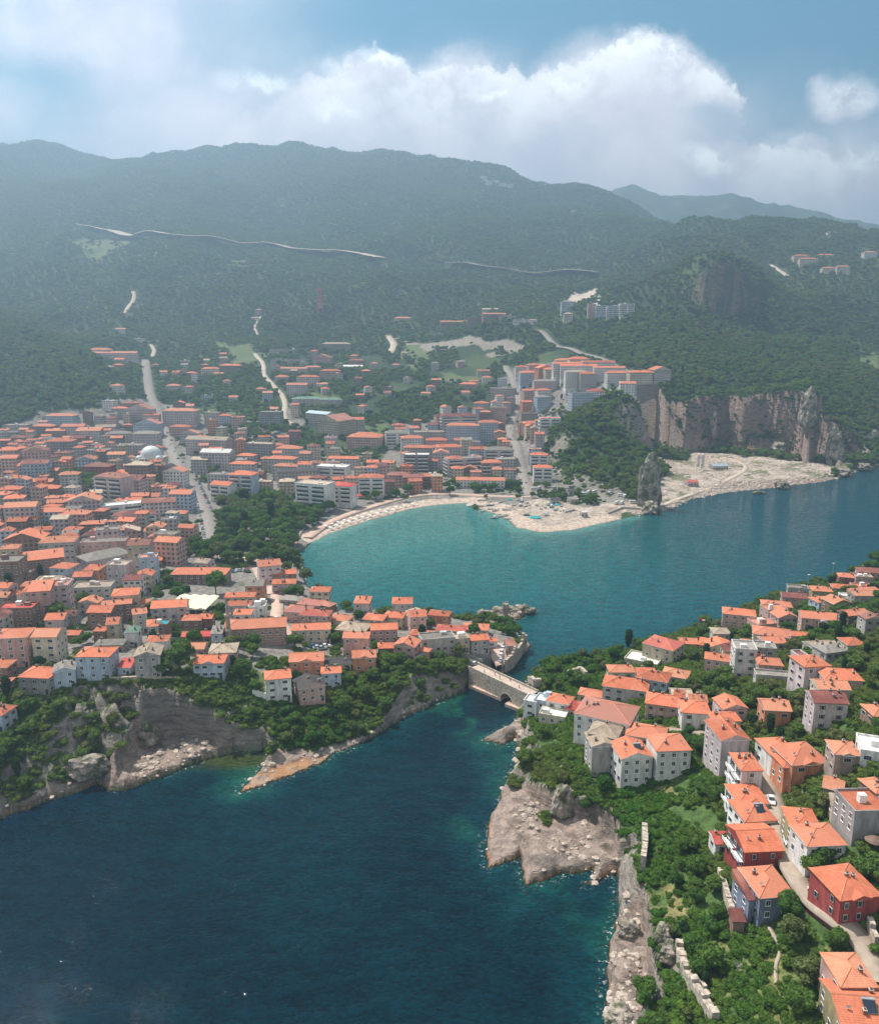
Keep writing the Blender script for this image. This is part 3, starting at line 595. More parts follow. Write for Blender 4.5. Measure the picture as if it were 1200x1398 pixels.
def rect_roof(mb, w, d, z, kind, ov, slope=.36, t=.16):
    """closed tiled roof over a w x d plan; returns the height of the ridge above z"""
    W, D = w/2+ov, d/2+ov
    if kind == 'hip':
        r = slope*min(W, D)
        if W >= D: A, B = (-(W-D*.98), 0, z+t+r), (W-D*.98, 0, z+t+r)
        else: A, B = (0, -(D-W*.98), z+t+r), (0, D-W*.98, z+t+r)
        c = [(-W, -D, z+t), (W, -D, z+t), (W, D, z+t), (-W, D, z+t)]
        if W >= D: F = [[c[0], c[1], B, A], [c[1], c[2], B], [c[2], c[3], A, B], [c[3], c[0], A]]; hips = [(c[0], A), (c[1], B), (c[2], B), (c[3], A), (A, B)]
        else: F = [[c[0], c[1], A], [c[1], c[2], B, A], [c[2], c[3], B], [c[3], c[0], A, B]]; hips = [(c[0], A), (c[1], A), (c[2], B), (c[3], B), (A, B)]
    else:
        al = kind == 'gable'                         # ridge along the width, else along the depth
        if kind == 'shed':
            r = slope*1.1*D; c = [(-W, -D, z+t), (W, -D, z+t), (W, D, z+t+r), (-W, D, z+t+r)]
            F = [c, [c[1], (W, D, z+t), c[2]], [c[2], (W, D, z+t), (-W, D, z+t), c[3]], [c[3], (-W, D, z+t), c[0]]]; hips = []
        else:
            r = slope*(D if al else W)
            if al:
                A, B = (-W, 0, z+t+r), (W, 0, z+t+r); c = [(-W, -D, z+t), (W, -D, z+t), (W, D, z+t), (-W, D, z+t)]
                F = [[c[0], c[1], B, A], [c[2], c[3], A, B], [c[1], c[2], B], [c[3], c[0], A]]
            else:
                A, B = (0, -D, z+t+r), (0, D, z+t+r); c = [(-W, -D, z+t), (W, -D, z+t), (W, D, z+t), (-W, D, z+t)]
                F = [[c[1], c[2], B, A], [c[3], c[0], A, B], [c[0], c[1], A], [c[2], c[3], B]]
            hips = [(A, B)]
    for k, f in enumerate(F): mb.face(f, 1 if kind in ('gable', 'gabley') and k > 1 else 0)
    b = [(-W, -D, z), (W, -D, z), (W, D, z), (-W, D, z)]; u = [(p[0], p[1], z+t) for p in b]
    for k in range(4): mb.face([b[k], b[(k+1) % 4], u[(k+1) % 4], u[k]], 2)
    mb.face(b[::-1], 2)
    return r+t, hips
def beam(mb, a, b, r, mi=0):
    a, b = Vector(a), Vector(b); ax = (b-a)
    if ax.length < .05: return
    ax.normalize(); s = ax.cross(Vector((0, 0, 1)))
    if s.length < .01: s = Vector((1, 0, 0))
    s.normalize(); u = s.cross(ax)
    q = [a+s*r-u*r*.2, a+u*r, a-s*r-u*r*.2]; p = [b+s*r-u*r*.2, b+u*r, b-s*r-u*r*.2]
    for i in range(3): mb.face([q[i], q[(i+1) % 3], p[(i+1) % 3], p[i]], mi)
    mb.face(q[::-1], mi); mb.face(p, mi)
def house(u, v, wpx, d, rot, st, kind, rc, wc, flags='', zone='', cat=None, name=None, desc=None, label=None):
    town = v < 770 and v > 480
    if town: wpx *= 1.12; d *= 1.25
    SH = 3.5 if town else 2.85
    h = st*SH + .3
    rise = 0 if kind == 'flat' else 1.0
    p = ground(u, v, h+rise)
    sc = depth_at((p[0], p[1], p[2]+h))/FPX
    w = max(wpx*sc - (.8 if kind != 'flat' else 0), 2.5)
    if town: rot += random.uniform(-9, 9)
    a = R(rot); c, s = math.cos(a), math.sin(a)
    if kind == 'flat' and 'X' not in flags: pass
    cs = [(p[0]+c*x-s*y, p[1]+s*x+c*y) for x in (-w/2, 0, w/2) for y in (-d/2, 0, d/2)]
    hs = height(np.array([q[0] for q in cs]), np.array([q[1] for q in cs]))[0]
    z0 = float(np.median(hs)); z0 = max(z0, .8); base = z0 - float(min(hs)) + 1.5
    for _k in range(4):                              # keep the whole plan on firm ground, not over a cliff edge
        if hs.max()-hs.min() < 9: break
        r_ = ray(u, v); p = np.array((p[0]+r_[0]/r_[1]*9, p[1]+9, 0)); cs = [(q[0]+r_[0]/r_[1]*9, q[1]+9) for q in cs]
        hs = height(np.array([q[0] for q in cs]), np.array([q[1] for q in cs]))[0]; z0 = max(float(np.median(hs)), .8); base = min(z0-float(min(hs))+1.5, 9)
    far = p[1] > 470
    nm = name or ('apartment_block' if st >= 4 else 'shed' if 'S' in flags else 'town_house' if st == 3 and town else 'house')
    g = empty(nm, (p[0], p[1], z0), a)
    walls = MB()
    walls.box(-w/2, w/2, -d/2, d/2, -base, h, 0)
    if kind == 'flat':
        for x0, x1, y0, y1 in ((-w/2-.1, w/2+.1, -d/2-.1, -d/2+.15), (-w/2-.1, w/2+.1, d/2-.15, d/2+.1), (-w/2-.1, -w/2+.15, -d/2+.15, d/2-.15), (w/2-.15, w/2+.1, -d/2+.15, d/2-.15)):
            walls.box(x0, x1, y0, y1, h-.05, h+.75, 0, True)
    walls.build('wall', [wall_mat(wc, far and 'B' not in flags)], g)
    rm = [roof_mat(rc), wall_mat(wc, False), framew if not far and random.random() < .5 else roof_mat(rc)]
    rb = MB(); hips = []
    if kind == 'flat':
        rb.box(-w/2+.17, w/2-.17, -d/2+.17, d/2-.17, h+.02, h+.14, 0); rise = 0
        ro = rb.build('roof', rm, g)
        for k in range(random.randint(1, 2) if min(w, d) > 5 else 0):   # stair head or tank room
            q = MB(); bw = random.uniform(1.6, 3); x, y = random.uniform(-.3, .3)*w, random.uniform(-.25, .3)*d
            q.box(x-bw/2, x+bw/2, y-bw/2.4, y+bw/2.4, h+.15, h+.15+random.uniform(1.2, 2.4)); q.build('stair_head', [whitep if random.random() < .5 else wall_mat(wc, False)], ro)
    else:
        rise, hips = rect_roof(rb, w, d, h, kind, .35 if kind != 'shed' else .3)
        if 'W' in flags:                             # a cross wing with its own gable over the front
            ww = w*.42; r2 = .40*(ww/2+.3); y0, y1 = -d/2-.75, 0
            A, B = (0, y0, h+.2+r2), (0, y1, h+.2+r2)
            for sg in (-1, 1):
                e = sg*(ww/2+.3); rb.face([(e, y0, h+.2), (e, y1, h+.2), B, A][::sg], 0)
            rb.face([(-ww/2-.3, y0, h+.2), (ww/2+.3, y0, h+.2), A], 1); rb.face([(-ww/2-.3, y0, h+.0), (ww/2+.3, y0, h+.0), (ww/2+.3, y0, h+.2), (-ww/2-.3, y0, h+.2)], 2)
        ro = rb.build('roof', rm, g)
        if not far and hips and rc in ('orange', 'pale', 'red', 'rose', 'tan'):
            cb = MB()
            for q0, q1 in hips: beam(cb, q0, q1, .16)
            cb.build('ridge_cap', [capm if rc != 'tan' else roof_mat('tan')], ro)
        nch = 0 if 'N' in flags else (random.randint(1, 3) if st > 1 else random.randint(0, 1))
        for k in range(nch):
            x, y = random.uniform(-.36, .36)*w, random.uniform(-.3, .3)*d
            put('chimney', chim_mesh(), ro, (x, y, h + max(.3, rise*(1-abs(y)/(d/2+.5))*.8)), random.choice((0, 1.57)))
    if 'P' in flags:                                 # solar water heater: tilted collector and tank
        q = MB(); x, y, zz = w*.12, -d*.2, h+rise*.62+.1
        q.face([(x-1.1, y-.9, zz), (x+1.1, y-.9, zz), (x+1.1, y+.7, zz+1.2), (x-1.1, y+.7, zz+1.2)], 0); q.face([(x-1.1, y-.9, zz-.1), (x-1.1, y+.7, zz+1.1), (x+1.1, y+.7, zz+1.1), (x+1.1, y-.9, zz-.1)], 1)
        q.box(x-1.2, x+1.2, y+.75, y+1.25, zz+.9, zz+1.4, 1, True); q.build('solar_heater', [panelm, metal_m], ro)
    if not far and kind != 'flat' and 'S' not in flags and random.random() < .6:
        x, y = random.choice((-.3, .3))*w, -d*.22; dm = MB(); zz = h+rise*.45
        dm.tube([(zz-.6, .05), (zz+.9, .05)], 6, 0, x, y); pts = [(x+.45*math.cos(q*.785), y-.12-.1*math.sin(q*.785), zz+.9+.45*math.sin(q*.785)) for q in range(8)]
        dm.face(pts); dm.face(pts[::-1]); dm.build('satellite_dish', [framew], ro)
    # openings
    tocam = Vector((-p[0], -p[1])).normalized()
    for fi, (nx, ny, L, off) in enumerate(((0, -1, w, d/2), (1, 0, d, w/2), (-1, 0, d, w/2), (0, 1, w, d/2))):
        gx, gy = c*nx-s*ny, s*nx+c*ny
        dot = gx*tocam.x + gy*tocam.y
        if dot < -.05: continue
        ang = math.atan2(nx, -ny)
        blank = ('F' in flags and fi == 0) or ('E' in flags and fi in (1, 2))
        if not far and not blank and L > 3:
            nc = max(1, int(L/random.uniform(2.7, 3.6))); wk = random.choice(WINS)
            for i in range(nc):
                for k in range(st):
                    if random.random() < .12: continue
                    t = (i+.5)/nc*L - L/2; zz = k*SH+1.75
                    put('window', wk, g, ((t, -off, zz) if fi == 0 else (-t, off, zz) if fi == 3 else (off, t, zz) if fi == 1 else (-off, -t, zz)), ang)
        if not far and fi == 0 and 'S' not in flags and dot > .3: put('door', DOOR, g, (w*.5-1.1, -off, 1.1), 0)
        if 'B' in flags and fi in ((0, 2) if far else (2,)) and dot > .1 and L > 5:
            for k in range(1, st):
                q = MB(); zz = k*SH; bw = L*.40
                for sg in (-1, 1):
                    x0, x1 = (sg*L*.25-bw/2, sg*L*.25+bw/2)
                    q.box(x0, x1, -off-1.25, -off-.002, zz-.02, zz+.14, 0, True); q.box(x0, x1, -off-1.3, -off-1.16, zz+.14, zz+1.0, 0, True); q.box(x0+.2, x1-.2, -off-.05, -off-.01, zz+.2, zz+2.3, 1, True)
                ob = q.build('balcony', [framew, glass], g)
                ob.rotation_euler = (0, 0, {0: 0, 2: -math.pi/2, 1: math.pi/2}[fi])
                if fi == 2:                          # the side face: built along y
                    for vtx in ob.data.vertices: pass
    HOUSES.append(dict(o=g, u=u, v=v, st=st, kind=kind, rc=rc, wc=wc, zone=zone, w=w, d=d, label=label, desc=desc, cat=cat or ('apartment building' if st >= 4 else 'shed' if 'S' in flags else 'town house' if st == 3 and town else 'house')))
    FOOT.append((p[0], p[1], w/2, d/2, c, s, z0, h))
    return g

TABLES = {}
# u v width_px depth_m turn storeys roof colour wall flags
TABLES['on the bay shore of the castle island'] = """906 875 46 11.5 -40 3 hip red beige B
879 899 45 10 -30 1 flat white cream
979 876 48 9 -22 1 hip orange pink
980 894 35 7 -20 2 gable orange pink
1009 833 44 9 -18 3 hip orange pink
1060 822 40 8 -15 2 hip orange salmon
1054 860 50 10 -20 2 hip orange cream
1084 811 33 8 -15 2 gable maroon pink
1089 802 26 6 -15 2 flat gray gray
1121 802 27 8 -12 2 hip orange olive
1133 816 30 7 -10 1 hip orange pink
1121 842 57 9 -15 2 gable orange pink
1092 863 27 5 -12 1 gable orange pink S
1152 799 32 7 -12 1 hip orange pink
1159 784 28 7 -15 2 hip orange crimson
1190 777 38 9 -15 2 hip maroon pink
1156 813 18 5 -10 1 flat white white S
1183 808 45 8 12 1 shed orange white
1178 787 22 6 -10 2 flat tan pink
1016 882 28 9 -10 4 flat gray white
1041 882 32 7 -12 3 flat gray gray
1018 873 12 5 -10 4 gable orange white N
1028 893 28 6 -12 2 gable orange gray
1050 900 34 7 -10 2 hip orange pink
1055 921 46 5 -12 1 flat gray gray S"""
TABLES['below the hilltop of the castle island'] = """855 930 62 10 -18 2 hip orange lilac
893 919 44 9 -25 2 hip orange paleblue
923 916 36 8 -25 1 hip pale white
905 952 46 9 -18 2 hip orange pink
928 944 16 6 -18 2 gable orange pink
948 962 40 9 -8 2 hip orange white
952 950 26 6 -8 2 gable pale white
829 964 78 14 -26 3 hip rose white B
827 992 42 9 -25 3 hip tan beige
820 1006 36 9 4 3 gabley tan gray F
862 1020 47 10 8 3 gabley orange white P
883 995 54 9 -20 2 hip orange beige
913 1010 50 10 4 3 hip orange white E
997 957 37 8 6 2 gabley orange lilac
989 975 40 6 0 2 hip orange pink
993 993 42 12 4 4 gabley orange lilac F
1106 899 40 9 8 4 hip orange lilac
1095 896 14 8 8 4 flat maroon lilac
1146 917 52 9 -6 2 hip orange pink
1134 931 44 7 -4 3 gable pale cream
1129 948 47 8 -6 3 gable maroon lilac
1196 966 26 7 0 1 hip pale brown
727 955 18 6 -25 2 flat white white
742 954 20 6 -25 2 flat white paleblue
756 974 36 6 -20 1 flat white cream
765 951 34 7 -25 2 hip orange white
808 943 36 6 -20 1 hip orange pink
785 962 22 5 -25 1 shed red pink"""
TABLES['along the lane on the castle island'] = """1019 1036 32 9 0 3 hip orange white B
1007 1045 14 8 0 2 flat white white
1061 1016 40 10 6 2 hip orange white
1080 1034 40 7 4 2 hip orange salmon
1088 1056 58 11 8 2 hip orange salmon W
1020 1080 45 9 2 2 hip orange white B
1027 1102 47 9.5 6 2 hip orange white P
1030 1139 56 10.5 4 2 gable orange crimson B
983 1140 24 5 0 1 gable red white S
1095 1114 42 9 -8 2 hip orange olive
1117 1135 58 8 4 2 hip orange white
1152 1017 37 7 -8 2 hip pale stone W
1192 1018 36 9 -20 1 flat white white S
1139 1066 28 6 -30 1 gable pale stone S
1147 1091 26 4 -15 1 shed tan beige S
1196 1068 28 6 10 1 hip pale brown
1178 1092 50 9 2 2 flat orange slate F
1046 1201 52 10 6 2 hip orange blue
1019 1208 14 8 6 2 shed maroon blue N
1154 1199 64 10 10 2 hip orange crimson W
1159 1319 52 8 0 2 hip pale pink
1173 1355 74 11 -6 2 gable orange olive P
1007 1247 16 3 -4 1 shed maroon brown S"""
TABLES['on the old town headland'] = """600 835 31 7 -12 2 hip orange salmon
567 836 30 8 -6 2 gabley tan white
539 837 29 8 -12 2 hip orange cream
512 840 30 8 -14 2 hip orange pink
524 853 38 8 6 2 gable orange pink
483 853 44 11 -14 2 hip tan slate
465 841 30 8 -18 1 hip orange cream
425 853 54 8 6 2 gable orange cream
431 834 42 8 -8 2 hip red pink
408 829 36 9 -10 2 hip rose pink
425 820 36 8 -14 1 hip rose brown
398 814 30 7 -14 1 hip gray stone
445 822 26 6 -30 1 hip rose brown
419 894 48 9 6 2 gable orange salmon W
379 918 37 8 14 3 hip orange white
422 929 38 9 24 2 gabley slate pink
452 912 29 6 8 2 hip orange paleblue
461 899 38 6 8 1 hip slate beige
497 890 34 8 6 2 gable orange salmon W
530 879 30 6 4 1 hip orange brown
556 875 32 8 -18 2 gabley orange pink
577 861 34 6 -8 1 hip orange white
596 869 46 8 12 2 flat gray gray
635 867 14 4 -10 1 shed green white S
629 870 20 6 14 2 flat tan beige
616 855 42 7 -8 1 hip red brown
650 853 36 8 -8 1 hip orange gray
653 881 28 7 12 2 gable orange gray
670 871 18 4 10 1 gable orange white S
697 876 15 5 14 1 shed maroon stone N
579 884 20 4 -20 1 hip orange pink S
367 767 28 9 10 3 gable orange lilac
388 779 34 8 8 2 gable orange brown
388 793 34 5 4 2 shed orange lilac
397 805 34 4 4 1 flat maroon brown S
328 810 42 7 4 2 hip orange cream
328 821 33 6 4 2 gable orange gray
332 833 26 7 4 2 hip orange white
352 826 22 8 4 2 flat gray white
352 861 42 6 8 1 gable orange pink
287 897 43 8 4 2 hip orange paleblue W
263 879 38 7 2 1 gable pale pink
269 863 40 6 4 1 gable red brown
297 859 17 6 4 2 shed gray paleblue
274 778 76 12 0 2 hip orange brown
263 841 28 7 4 2 hip orange brown
283 839 18 6 2 2 gable orange brown
232 822 48 10 10 3 gable orange lilac
222 851 18 6 4 3 flat teal brown
208 848 16 8 20 3 hip orange gray"""
TABLES['at the near cliff edge of the old town'] = """132 887 48 9 0 3 hip orange paleblue
173 904 20 6 0 1 shed red paleblue
203 886 36 9 10 3 gabley tan gray
216 869 30 6 8 3 hip orange white
55 915 46 9 -6 2 hip orange slate
88 908 30 7 20 2 gabley gray paleblue
5 903 24 7 0 2 hip orange brown
6 926 22 5 0 1 hip orange brown
2 966 26 7 -10 2 hip orange paleblue
57 861 40 7 0 1 gable orange brown
18 865 32 9 20 2 hip orange brown
100 861 24 5 0 1 gable orange brown
78 839 27 8 6 2 gable orange lilac
98 834 17 7 6 2 gable maroon gray
140 829 34 9 0 3 gable orange brown
155 845 18 8 12 3 gable orange beige
138 856 18 5 0 2 hip orange brown
151 874 40 6 4 1 hip gray stone
181 858 20 6 6 2 gabley green white
172 806 36 10 14 4 hip orange beige
160 820 40 6 14 3 gable orange brown
123 818 30 7 0 2 gabley pale lilac
128 799 50 10 8 3 flat tan gray
56 800 30 10 14 5 shed orange pink
84 797 22 9 10 5 flat rose lilac
25 828 46 8 4 3 flat red brown
7 797 24 8 -6 3 gable orange lilac
22 806 20 7 -6 2 hip orange white
40 795 20 7 6 2 hip orange brown
190 832 20 7 24 3 gable orange gray
193 820 22 7 24 2 gable orange gray"""
TABLES['in the crowded town left of the bay'] = """115 782 26 8 4 3 gable orange brown
142 755 34 20 -38 3 hip gray lilac
143 738 52 8 0 4 flat gray pink
57 758 50 9 18 3 shed orange brown
80 735 42 10 6 4 hip pale gray
36 731 46 11 6 3 gabley orange brown
11 748 24 8 6 2 hip orange brown
13 764 30 10 0 4 flat gray brown
22 783 40 9 6 2 flat gray brown
70 695 33 9 0 4 hip orange paleblue
103 698 36 9 0 4 hip orange pink
26 708 24 8 0 3 gable orange brown
46 705 16 8 0 3 hip orange gray
127 712 30 7 4 3 hip orange brown
147 722 26 7 10 5 flat gray lilac
165 688 58 9 22 3 flat white white B
184 699 50 10 12 3 hip maroon white B
191 739 27 9 4 5 gable maroon beige
173 722 32 8 20 3 gabley tan pink
155 648 42 12 -14 6 hip maroon lilac B
185 652 20 9 -14 5 shed maroon lilac F
63 664 32 10 6 3 hip orange brown
58 655 30 8 6 3 gable pale brown
115 680 40 11 10 4 gabley pale lilac F
80 683 26 8 10 3 gable orange brown
20 677 24 9 6 4 hip orange gray
30 688 38 10 10 5 gable pale lilac
15 665 26 9 6 3 hip orange pink
19 650 22 9 6 3 hip orange pink
4 672 18 9 6 4 hip orange gray
192 674 22 8 10 3 gable orange brown
84 566 36 12 -4 4 hip orange paleblue
61 580 26 11 4 4 hip orange brown
78 586 24 11 6 3 gable pale brown
101 580 28 11 8 4 gable orange lilac
122 586 30 11 8 4 shed pale lilac
145 581 24 11 6 3 gable tan lilac
162 590 30 11 6 4 hip gray lilac
160 596 15 9 4 4 gable orange brown
84 600 32 12 8 5 hip orange slate
108 596 20 10 4 4 gable maroon brown
108 609 13 9 4 4 hip orange gray
12 612 24 11 4 5 hip orange pink
15 623 20 10 4 4 gable orange pink
49 613 30 11 8 6 gabley maroon pink F
49 630 32 11 4 5 gable maroon paleblue
8 590 30 12 4 4 flat gray gray
32 596 28 10 4 3 gable maroon brown
24 580 30 11 4 3 flat gray gray
135 634 35 11 -8 4 hip maroon crimson
130 614 36 10 6 3 flat gray gray
180 607 30 11 4 4 flat gray lilac
118 625 24 9 8 4 gabley pale paleblue
190 632 30 11 -6 5 hip tan brown
200 590 33 12 0 5 hip gray lilac
202 577 33 11 -2 4 gabley rose paleblue F
207 565 20 10 -2 4 hip orange lilac
192 557 34 11 -2 5 gabley rose lilac F
180 549 26 10 -2 4 hip maroon brown
150 547 16 9 0 3 flat white white
164 556 20 9 0 3 hip orange gray
240 641 27 10 -10 4 gabley orange white F
229 636 20 9 -10 4 gabley slate brown
200 675 34 9 8 2 gable orange lilac
217 682 40 10 14 4 gable maroon lilac
249 671 28 10 -4 4 gable orange paleblue
242 698 24 8 8 2 hip orange gray
232 735 32 9 -4 4 gable orange pink
228 728 26 7 -4 4 flat gray beige
198 761 42 9 14 1 hip orange brown
213 730 18 7 10 3 gabley red pink
150 668 20 8 8 2 gable pale brown
170 660 18 8 0 3 flat gray gray
95 660 20 8 8 2 flat white gray
95 645 24 9 6 4 hip pale gray
70 640 22 8 0 3 gable orange stone
160 618 22 9 4 4 gable pale gray
100 720 22 7 0 3 hip orange brown
60 720 22 7 4 3 gable orange gray"""
TABLES['beside the main street and the park'] = """247 559 42 13 -6 5 hip pale lilac
247 581 26 10 -6 3 hip orange pink
260 590 24 10 -4 3 gabley pale lilac
285 598 54 13 -6 5 gable tan lilac
297 615 38 12 -6 6 gable white lilac F
275 625 22 9 -6 4 gable tan gray
290 563 17 10 0 5 flat tan gray
307 566 16 10 0 4 hip orange paleblue
325 569 17 10 0 4 flat pale pink
370 562 27 12 0 5 flat gray slate
395 610 32 11 -4 4 hip orange lilac
385 624 37 10 -4 4 hip orange gray
391 634 32 9 -4 4 hip pale gray
337 620 23 9 -4 3 hip orange gray
355 605 34 11 -4 5 flat tan slate
332 631 32 9 -4 4 hip orange lilac
332 645 32 11 -6 6 hip orange paleblue B
305 659 28 10 -14 4 gable orange white B
352 645 18 9 -6 4 gable maroon brown
300 647 26 9 -14 4 flat gray gray
407 641 52 9 6 4 hip slate gray
360 657 20 8 -4 3 flat tan pink
430 659 42 13 -16 6 flat tan white B
455 636 38 11 -10 5 flat white white B
467 660 32 10 -10 5 hip red white B
435 650 20 9 -8 4 hip maroon brown
432 630 22 9 -4 3 hip maroon gray
470 624 38 9 2 3 gable orange lilac
480 650 17 8 -6 4 hip orange cream
437 563 36 12 -34 4 gable ltblue gray F
458 571 36 26 -26 5 gabley rose beige F
483 571 26 11 -4 4 gable orange gray
499 594 42 20 -8 4 hip orange pink
519 634 19 9 0 4 gabley maroon pink F
507 649 32 11 -6 5 hip orange white B
531 655 14 9 -6 3 hip maroon brown
544 646 28 10 -4 3 hip maroon pink
564 649 26 9 2 3 gable rose brown
578 648 18 8 0 3 gable orange brown
591 648 15 7 0 2 flat white white"""
TABLES['behind the bay beach'] = """544 579 17 10 0 4 hip orange gray
542 589 30 11 0 5 hip gray white B
562 596 27 11 0 5 hip orange white
572 609 38 10 0 4 hip orange gray
569 620 30 11 0 6 flat white slate B
589 627 16 9 0 4 hip orange slate
585 589 37 11 0 5 flat tan gray
596 599 27 10 0 4 hip orange pink
612 608 32 11 8 5 hip orange lilac
602 616 20 10 8 5 gabley orange lilac F
632 625 44 11 8 5 flat gray lilac B
620 624 22 10 8 5 hip orange pink
627 566 46 12 0 7 hip maroon lilac B
632 579 40 11 0 7 hip orange paleblue
667 575 25 11 0 7 hip orange paleblue
670 629 26 10 0 4 hip orange pink B
681 612 36 12 6 5 hip gray gray B
690 626 22 10 6 4 flat gray gray
652 611 22 9 0 3 gable orange paleblue
642 603 24 9 0 3 flat gray gray
656 653 60 9 2 2 gable orange white
657 549 19 10 0 4 hip orange gray
663 561 14 9 0 4 hip orange brown
680 556 20 10 -4 5 flat tan pink
687 538 32 12 -4 4 flat gray gray
698 543 10 8 -4 4 flat orange gray
691 601 10 8 0 3 hip orange pink
723 553 20 10 10 4 hip orange pink
741 551 19 10 10 4 hip orange white
743 540 30 11 6 4 hip gray lilac
725 574 23 10 6 5 hip orange brown
722 564 20 9 6 4 flat gray stone
740 559 20 10 10 4 hip gray paleblue
750 587 26 10 8 4 flat orange white B
736 620 22 9 4 4 hip orange white B
741 636 24 9 4 4 hip orange white B"""
TABLES['in the new quarter on the hillside'] = """712 513 17 11 4 4 hip orange white
722 517 25 11 6 5 hip orange paleblue
729 508 18 11 6 4 hip orange pink
743 511 23 11 14 5 gabley orange salmon
751 503 16 11 4 4 hip orange cream
771 501 26 11 0 5 hip orange cream
789 500 26 12 0 5 hip orange cream
778 511 46 9 0 5 gable orange white
789 516 46 9 0 5 gable orange white
816 507 42 9 0 4 gable orange white
831 512 40 9 0 4 gable orange white
801 525 22 10 6 5 hip orange gray
813 530 22 10 6 5 hip red white
785 526 28 10 0 6 hip tan white
793 540 30 11 6 6 flat gray paleblue
842 519 30 10 0 4 hip orange white
857 520 20 10 0 4 gable orange white
873 516 30 10 8 4 hip orange cream
888 511 18 10 8 3 hip orange white
900 507 24 14 20 4 gabley orange lilac F
665 514 13 9 0 2 hip orange white
639 523 22 10 -10 2 hip orange pink
647 519 12 8 0 2 hip orange cream
660 505 16 8 10 2 gable pale gray"""
TABLES['on the wooded hills beyond the town'] = """807 415 9 12 0 7 flat white pink
820 420 14 11 0 6 flat white paleblue B
836 418 14 11 0 7 flat white paleblue B
855 415 20 12 10 7 flat white white B
774 427 18 13 0 6 hip gray paleblue
775 443 13 10 0 4 hip tan cream
1092 359 22 12 0 3 hip orange cream
1102 364 26 12 0 4 hip orange cream
1131 365 20 12 0 3 hip orange cream
1150 363 18 12 0 4 hip orange cream
1186 354 19 13 0 4 hip orange white
1127 347 22 10 0 2 hip orange cream
1135 319 14 10 0 2 hip pale white
137 477 30 14 0 4 hip orange white
155 487 60 12 0 3 gable orange lilac
187 462 24 12 0 2 flat white white
172 437 20 12 0 2 flat tan cream
165 448 14 10 0 2 gable pale white
237 525 17 9 0 2 hip orange lilac
262 508 13 9 0 2 hip orange brown
287 502 22 10 0 3 hip orange cream
280 497 9 8 0 2 hip orange brown
315 498 27 10 0 3 hip orange brown
160 525 15 9 -10 3 hip orange white
353 422 9 8 0 2 hip orange gray
348 433 10 8 0 1 gable pale white
385 513 17 10 0 2 hip orange lilac
459 469 40 16 0 3 hip tan olive
393 483 44 16 0 1 flat white gray
395 490 44 14 0 2 flat gray lilac
402 502 34 10 0 3 gable pale lilac
427 500 20 9 0 2 hip orange lilac
451 505 26 11 0 3 hip orange pink
421 513 27 11 -8 4 hip orange lilac
406 524 26 11 0 4 gable orange lilac
440 523 14 8 0 2 gable pale white
440 487 24 12 -14 3 gabley pale pink F
487 491 20 10 0 3 hip maroon brown
477 499 34 9 0 1 gable white white
419 543 36 12 0 2 hip green lilac
451 544 28 11 0 2 hip green lilac
648 437 20 18 0 6 flat maroon brown
620 445 40 14 4 2 gable pale brown
669 428 22 12 0 3 gable tan gray
674 439 34 12 14 3 gable pale brown
693 430 22 12 0 3 flat tan gray
710 441 18 10 0 2 flat white white
727 436 14 10 0 2 hip tan white
600 460 30 12 -6 1 flat white gray
575 445 26 12 0 1 flat tan pink
550 440 24 12 -6 1 hip pale pink
660 246 9 14 0 5 flat white white
668 247 9 14 0 6 flat white white
677 248 9 14 0 5 flat white white
686 250 9 14 0 6 flat white white
696 253 9 14 0 5 flat white white
785 287 9 10 0 2 flat white white"""
import time as _t
_t0 = _t.time()
for zone, txt in TABLES.items():
    for ln in txt.strip().split('\n'):
        k = ln.split()
        house(float(k[0]), float(k[1]), float(k[2]), float(k[3]), float(k[4]), int(k[5]), k[6], k[7], k[8], k[9] if len(k) > 9 else '', zone)
print('houses', len(HOUSES), 'objects', len(bpy.data.objects), _t.time()-_t0)
# ------------------------------------------------------------------ foliage
def leaf_mat(name, cols, trans=.28):
    m = bpy.data.materials.new(name); m.use_nodes = True; m.node_tree.nodes.clear(); n = NT(m.node_tree)
    oi = n.n('ShaderNodeObjectInfo'); pos = geo_pos(n)
    a = n.noise(oi.outputs['Location'], .012, 3, .5); r = oi.outputs['Random']
    c = n.mix(r, cols[0], cols[1]); c = n.mix(n.ramp(a, .40, .62, 0, .75), c, cols[2])
    k = n.ramp(n.noise(pos, .9, 3, .6), .3, .7, .72, 1.30); c = n.mix(1.0, c, n.xyz(k, k, k), 'MULTIPLY')
    d = n.n('ShaderNodeBsdfDiffuse'); n.put(d.inputs[0], c); t = n.n('ShaderNodeBsdfTranslucent'); n.put(t.inputs[0], n.mix(1.0, c, (1.15, 1.25, .6), 'MULTIPLY'))
    x = n.n('ShaderNodeMixShader'); x.inputs[0].default_value = trans; n.put(x.inputs[1], d.outputs[0]); n.put(x.inputs[2], t.outputs[0])
    o = n.n('ShaderNodeOutputMaterial'); n.put(o.inputs[0], x.outputs[0]); MATS[name] = m; return m
leafm = leaf_mat('leaves', [(.042, .110, .028), (.095, .170, .032), (.115, .170, .044)], .34)
shrubm = leaf_mat('shrub_leaves', [(.050, .135, .022), (.095, .170, .030), (.13, .155, .042)], .35)
darkm = leaf_mat('conifer_leaves', [(.012, .036, .018), (.020, .050, .020), (.026, .055, .020)], .12)
bark = plain('bark', (.10, .075, .055), .95, .1, 0, .35, 3.0); deadm = plain('dead_wood', (.36, .33, .29), .9)
_ico = None
def ico():
    global _ico
    if _ico is None:
        import bmesh
        bm = bmesh.new(); bmesh.ops.create_icosphere(bm, subdivisions=2, radius=1); _ico = (np.array([v.co[:] for v in bm.verts]), np.array([[v.index for v in f.verts] for f in bm.faces])); bm.free()
    return _ico
